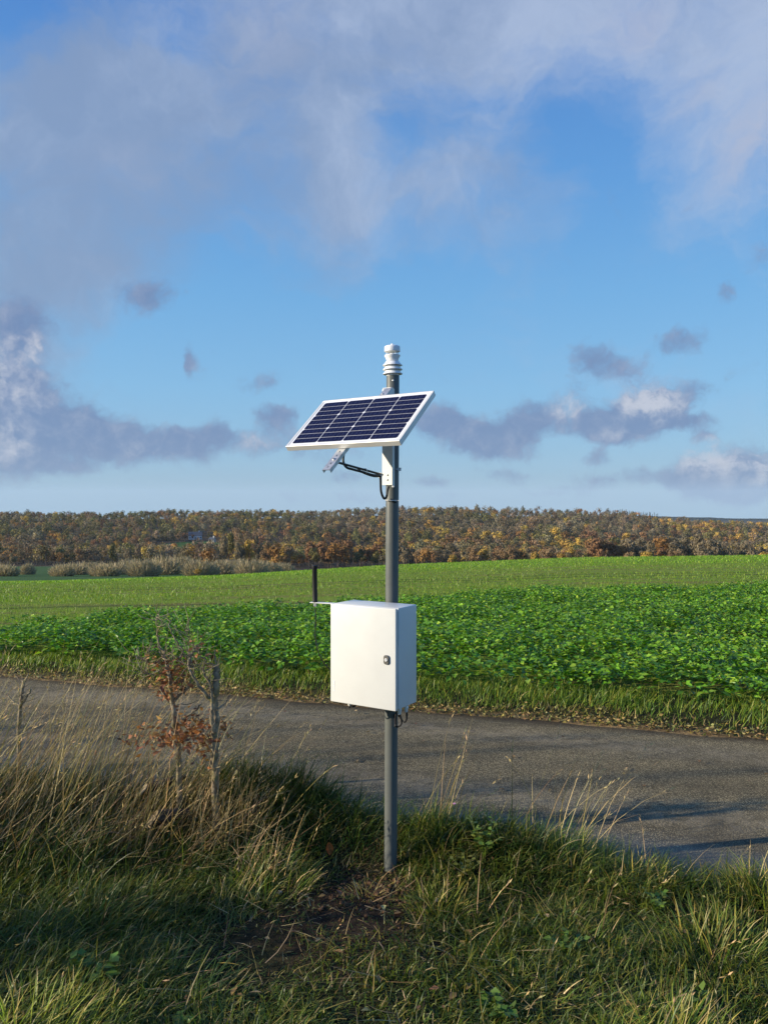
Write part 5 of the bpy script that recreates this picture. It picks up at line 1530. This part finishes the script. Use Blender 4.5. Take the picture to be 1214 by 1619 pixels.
for si, k in enumerate(names):
    for v in range(4):
        idx = mass[(spec[mass] == si) & (np.arange(len(mass)) % 4 == v)]
        if not len(idx): continue
        V, F, C = COARSE[k][v]
        m = len(idx); a = r4.uniform(0, 6.28, m); s_ = hgt[idx]; sx = s_ * r4.uniform(.85, 1.15, m)
        X = V[None, :, 0] * np.cos(a)[:, None] - V[None, :, 1] * np.sin(a)[:, None]
        Yv = V[None, :, 0] * np.sin(a)[:, None] + V[None, :, 1] * np.cos(a)[:, None]
        VV = np.stack([X * sx[:, None] + wx[idx][:, None], Yv * sx[:, None] + wy[idx][:, None], V[None, :, 2] * s_[:, None] + wz[idx][:, None]], 2).reshape(-1, 3)
        FF = (F[None] + (np.arange(m) * len(V))[:, None, None]).reshape(-1, 4)
        CC = (C[None] * (np.clip(np.exp(r4.normal(0, .26, (m, 1, 1))), .6, 1.4) * r4.uniform(.92, 1.08, (m, 1, 3)))).reshape(-1, 3)
        bagW.add(VV, FF, CC)
tag(bagW.build('autumn_wood', M_CROWN), 'autumn woodland in brown grey and orange covering the far hillside', 'woodland', kind='stuff')

# pale leafless willows behind the brow of the field on the left
def willow(seed, n=2800):
    r_ = np.random.default_rng(seed); V = []; C = []
    a = r_.uniform(0, 2 * np.pi, n); f = np.sqrt(r_.random(n)); z = r_.random(n)
    # arching rods that fan from the base to a rounded outline
    top = np.stack([f * np.cos(a) * 4.6, f * np.sin(a) * 3.2, 6.6 * np.sqrt(np.clip(1 - (f * 0.92) ** 2, 0.02, 1)) * r_.uniform(.5, 1.12, n)], 1)
    base = np.stack([f * np.cos(a) * 2.2, f * np.sin(a) * 1.6, np.full(n, -1.0)], 1)
    lo = r_.uniform(0.15, 0.75, n)[:, None]
    p = base + (top - base) * lo; q = base + (top - base) * np.minimum(1, lo + 0.28) + r_.normal(0, .15, (n, 3))
    w = np.cross(q - p, r_.normal(0, 1, (n, 3))); w /= np.linalg.norm(w, axis=1, keepdims=True); w = w * r_.uniform(.025, .07, (n, 1))
    Q = np.stack([p - w * 1.3, p + w * 1.3, q + w * .5, q - w * .5], 1).reshape(-1, 3)
    c = np.array([[0.46, 0.37, 0.24], [0.55, 0.45, 0.29], [0.34, 0.27, 0.18], [0.40, 0.34, 0.18]])[r_.integers(0, 4, n)] * r_.uniform(.8, 1.2, (n, 1))
    return mesh_np('willow', Q, np.arange(n * 4).reshape(-1, 4), np.repeat(c, 4, 0))
WIL = [willow(900 + k) for k in range(3)]
for me in WIL: me.materials.append(M_CROWN)
wl = [(98, 905, .75), (118, 893, .95), (140, 888, 1.05), (165, 890, .95), (186, 890, .9), (205, 884, 1.05), (228, 884, .95), (258, 880, 1.15), (285, 879, 1.2), (318, 884, 1.0), (348, 886, .95), (372, 884, 1.0), (398, 884, .95), (425, 888, .85), (448, 890, .75), (6, 893, .9), (44, 909, .45)]
for k, (px_, top, wsc) in enumerate(wl):
    Y = 225 + 18 * (k % 3)
    x_ = (px_ - 607) / F_PX * Y; zb_ = float(terrain(x_, Y)); zt_ = CAM_H - (top - 795) / F_PX * Y
    o = bpy.data.objects.new('bare_willow', WIL[k % 3]); COL.objects.link(o)
    sc_ = max(0.5, (zt_ - zb_) / 6.9)
    o.location = (x_, Y, zb_); o.scale = (wsc * 1.35, wsc * 1.1, sc_ * 1.16); o.rotation_euler = (0, 0, random.uniform(-.3, .3) + (3.14 if k % 2 else 0))
    lab = 'pale leafless willow behind the brow of the field on the left'
    if px_ < 60: lab = 'pale leafless bush by the small meadow at the left edge' if px_ > 20 else 'pale leafless willow cut by the left edge'
    tag(o, lab, 'tree', 'pale willows behind the field' if px_ > 60 else 'pale bushes by the meadow')
def feature_tree(px_, base, top, Y, kind, wsc, lab, name='autumn_tree'):
    x_ = (px_ - 607) / F_PX * Y; zb_ = float(terrain(x_, Y)); zt_ = CAM_H - (top - 795) / F_PX * Y
    o = bpy.data.objects.new(name, FINE[kind][int(px_) % 3]); COL.objects.link(o)
    s_ = (zt_ - zb_) / 11.0; o.location = (x_, Y, zb_); o.scale = (wsc, wsc, s_); o.rotation_euler = (0, 0, px_ * 0.7)
    tag(o, lab, 'tree', None)
feature_tree(314, 912, 899, 212, 'gold', 0.40, 'small round golden bush below the pale willows')
feature_tree(328, 890, 866, 330, 'orange', 1.0, 'orange tree standing above the pale willows by the house')
feature_tree(436, 895, 858, 300, 'orange', 0.95, 'bright orange tree on the brow left of the antenna')
feature_tree(1020, 880, 863, 210, 'gold', 0.62, 'round golden tree on the brow towards the right edge')
feature_tree(998, 880, 867, 260, 'brown', 0.6, 'tan tree just left of the round golden tree')
feature_tree(1183, 879, 871, 210, 'gold', 0.58, 'low golden bush on the brow by the right edge')
feature_tree(1017 - 75, 882, 872, 230, 'gold', 0.5, 'low golden bush on the brow left of the tan tree')
feature_tree(1210, 878, 866, 260, 'gold', 0.75, 'golden tree cut by the right edge')
feature_tree(1066, 880, 870, 240, 'brown', 0.55, 'tan bush right of the round golden tree')
feature_tree(716, 890, 876, 260, 'gold', 0.55, 'golden bush on the brow right of the pole')
feature_tree(845, 885, 872, 250, 'gold', 0.5, 'golden bush on the brow in the middle of the right half')

for k, (px_, base, top, Y, kind) in enumerate([(352, 890, 838, 330, 'grey'), (366, 890, 836, 335, 'olive'), (380, 890, 840, 328, 'grey'), (394, 890, 843, 332, 'gold'), (408, 890, 845, 330, 'grey'), (420, 892, 852, 326, 'brown'), (20, 890, 868, 400, 'grey'), (205, 892, 862, 360, 'grey'), (178, 892, 858, 365, 'olive'), (455, 892, 858, 330, 'brown')]):
    feature_tree(px_, base, top, Y, kind, 0.62, ['tall pale bare tree in the group right of the hillside house', 'tall olive tree in the group right of the hillside house', 'bare grey tree in the middle of the tall group', 'slim golden tree among the tall pale group', 'bare tree near the right end of the tall group', 'lower tan tree ending the tall pale group', 'grey bare tree by the small meadow at the far left', 'grey bare tree above the pale willows on the left', 'rounded olive tree above the pale willows on the left', 'tan tree just left of the antenna on the brow'][k])

# dark conifers on the skyline at the right
def conifer(seed):
    r_ = np.random.default_rng(seed); V = []; n = 260
    f = r_.random(n) ** 0.8; a = r_.uniform(0, 6.28, n); rr_ = (1 - f) * 2.6 + 0.1
    P = np.stack([rr_ * np.cos(a) * r_.uniform(.3, 1, n), rr_ * np.sin(a) * r_.uniform(.3, 1, n), 1.5 + f * 12.5], 1)
    U = np.stack([np.cos(a), np.sin(a), np.full(n, -0.35)], 1) * (0.35 + (1 - f) * 0.9)[:, None]
    A = np.stack([-np.sin(a), np.cos(a), np.zeros(n)], 1) * (0.25 + (1 - f) * 0.45)[:, None]
    Q = np.stack([P - U * .5, P + A, P + U, P - A], 1).reshape(-1, 3)
    c = np.array([0.018, 0.032, 0.022]) * r_.uniform(.6, 1.5, (n, 1))
    k = 6; an = np.arange(k) * 2 * np.pi / k; ring = np.stack([np.cos(an), np.sin(an), np.zeros(k)], 1)
    T = np.concatenate([ring * .25 + [0, 0, -2], ring * .05 + [0, 0, 14]]); j = np.arange(k)
    return mesh_np('conifer', np.concatenate([Q, T]), np.concatenate([np.arange(n * 4).reshape(-1, 4), np.stack([j, (j + 1) % k, k + (j + 1) % k, k + j], 1) + n * 4]), np.concatenate([np.repeat(c, 4, 0), np.tile([.04, .03, .025], (2 * k, 1))]))
CON = [conifer(50 + k) for k in range(2)]
for me in CON: me.materials.append(M_CROWN)
for k in range(26):
    px_ = 970 + 72 * (k + random.uniform(-.3, .3)) / 26; Y = 1055 + random.uniform(-15, 25)
    x_ = (px_ - 607) / F_PX * Y; top = 804.5 + (px_ - 970) * 0.10 + random.uniform(-1.5, 2.5); zt_ = CAM_H - (top - 795) / F_PX * Y
    zb_ = float(terrain(x_, Y)); o = bpy.data.objects.new('conifer', CON[k % 2]); COL.objects.link(o)
    o.location = (x_, Y, zb_); o.scale = (0.9, 0.9, (zt_ - zb_) / 14.0); o.rotation_euler = (0, 0, random.uniform(0, 6))
    tag(o, 'dark conifer in the row on the skyline at the right', 'tree', 'dark conifers on the skyline')

# the house and outbuilding in the clearing, with the hedge in front
M_WALL = paint('house_render', (0.62, 0.62, 0.62), 0.8, vary=0.05)
M_ROOF = paint('slate_roof', (0.07, 0.075, 0.09), 0.5, vary=0.2)
M_GLASS = paint('window_glass', (0.03, 0.04, 0.05), 0.1, vary=0.1)
M_DOORP = paint('dark_door_paint', (0.06, 0.05, 0.045), 0.5)
def house(x, y, w, d, hw, hr, rot, label, nwin, name='house'):
    z = float(terrain(x, y)) ; root = empty(name, (x, y, z), label, 'building'); root.rotation_euler = (0, 0, R(rot))
    def B(nm, bm, m, par): return fin(nm, bm, m, par, (0, 0, 0), smooth=False)
    bm = bmesh.new()
    pr_ = [(-w / 2, -3), (w / 2, -3), (w / 2, hw), (0, hw + hr) if False else (w / 2, hw), (-w / 2, hw)]
    lo = [(-w / 2, -d / 2), (w / 2, -d / 2), (w / 2, d / 2), (-w / 2, d / 2)]
    vb = [bm.verts.new((a, b, -3)) for a, b in lo]; vt = [bm.verts.new((a, b, hw)) for a, b in lo]
    g0, g1 = bm.verts.new((-w / 2, 0, hw + hr)), bm.verts.new((w / 2, 0, hw + hr))
    for k in range(4): 
        if k in (0, 2): bm.faces.new((vb[k], vb[(k + 1) % 4], vt[(k + 1) % 4], vt[k]))
    bm.faces.new((vb[1], vb[2], vt[2], g1, vt[1])); bm.faces.new((vb[3], vb[0], vt[0], g0, vt[3]))
    bm.faces.new((vt[0], vt[1], g1, g0)); bm.faces.new((vt[2], vt[3], g0, g1))
    B('wall', bm, M_WALL, root)
    bm = bmesh.new(); sl = math.atan2(hr, d / 2); L = math.hypot(hr, d / 2) + 0.5
    for s_ in (-1, 1):
        bm_box(bm, Matrix.Translation((0, s_ * (d / 4 + 0.10), hw + hr / 2 + 0.02)) @ Matrix.Rotation(-s_ * sl, 4, 'X'), w + 0.8, L, 0.22)
    rf = B('roof', bm, M_ROOF, root)
    bm = bmesh.new(); bm_box(bm, Matrix.Translation((w * 0.3, 0, hw + hr + 0.4)), 0.9, 0.9, 1.8, 0.03, 1); B('chimney', bm, M_WALL, rf)
    for k in range(nwin):
        bm = bmesh.new(); xx = -w / 2 + w * (k + 0.5) / nwin
        if k == nwin // 2: bm_box(bm, Matrix.Translation((xx, -d / 2 - 0.02, 1.05)), 1.0, 0.1, 2.1); B('door', bm, M_DOORP, root); continue
        bm_box(bm, Matrix.Translation((xx, -d / 2 - 0.02, 1.6)), 1.3, 0.1, 1.3); wn = B('window', bm, M_WALL, root)
        bm = bmesh.new(); bm_box(bm, Matrix.Translation((xx, -d / 2 - 0.06, 1.6)), 1.1, 0.06, 1.1); B('pane', bm, M_GLASS, wn)
house(-176, 746, 12, 7, 3.6, 3.2, 14, 'pale house with a slate roof in the clearing on the wooded hillside', 5)
house(-155, 722, 5, 4, 2.4, 1.8, -20, 'small pale outbuilding right of the hillside house', 3, 'outbuilding')
def hedgerow():
    b = Bag(); n = 2600
    u_ = rng.random(n); x = -262 + 74 * u_; y = 728 + 14 * (u_ - .5) + rng.normal(0, 1.6, n); z = terrain(x, y) + rng.uniform(0, 5.2, n) * (0.85 + 0.3 * vnoise(x, x * 0, 0.35))
    P = np.stack([x, y, z], 1); U = rand_dirs(n); s_ = rng.uniform(.4, .9, n)
    c = jit(pick(n, [[0.20, 0.155, 0.065], [0.15, 0.12, 0.055], [0.10, 0.09, 0.04]], [.4, .4, .2]), n, .2)
    b.add(*leaf_quads(P, ortho(U), U, s_ * 1.6, s_ * 1.2, 0.1, c))
    tag(b.build('hedgerow', M_CROWN), 'long clipped olive brown hedgerow left of the hillside house', 'hedge')
hedgerow()

# ------------------------------------------------------------------ haze in the valley air
bm = bmesh.new()
hz = 260.0
bmesh.ops.create_cube(bm, size=1.0, matrix=Matrix.Translation((0, 4000, (-420 + hz) / 2)) @ Matrix.Diagonal((20200, 26200, 420 + hz, 1)))
m, q, out = new_mat('valley_haze')
pv_ = q.n('ShaderNodeVolumePrincipled')
pv_.inputs['Color'].default_value = (0.70, 0.86, 1.0, 1)
pv_.inputs['Density'].default_value = HAZE
pv_.inputs['Anisotropy'].default_value = 0.0
q.set(out.inputs['Volume'], pv_.outputs[0])
ho = fin('haze', bm, m, None, (0, 0, 0), smooth=False)
tag(ho, 'thin blue haze in the air over the valley', 'haze', kind='stuff')
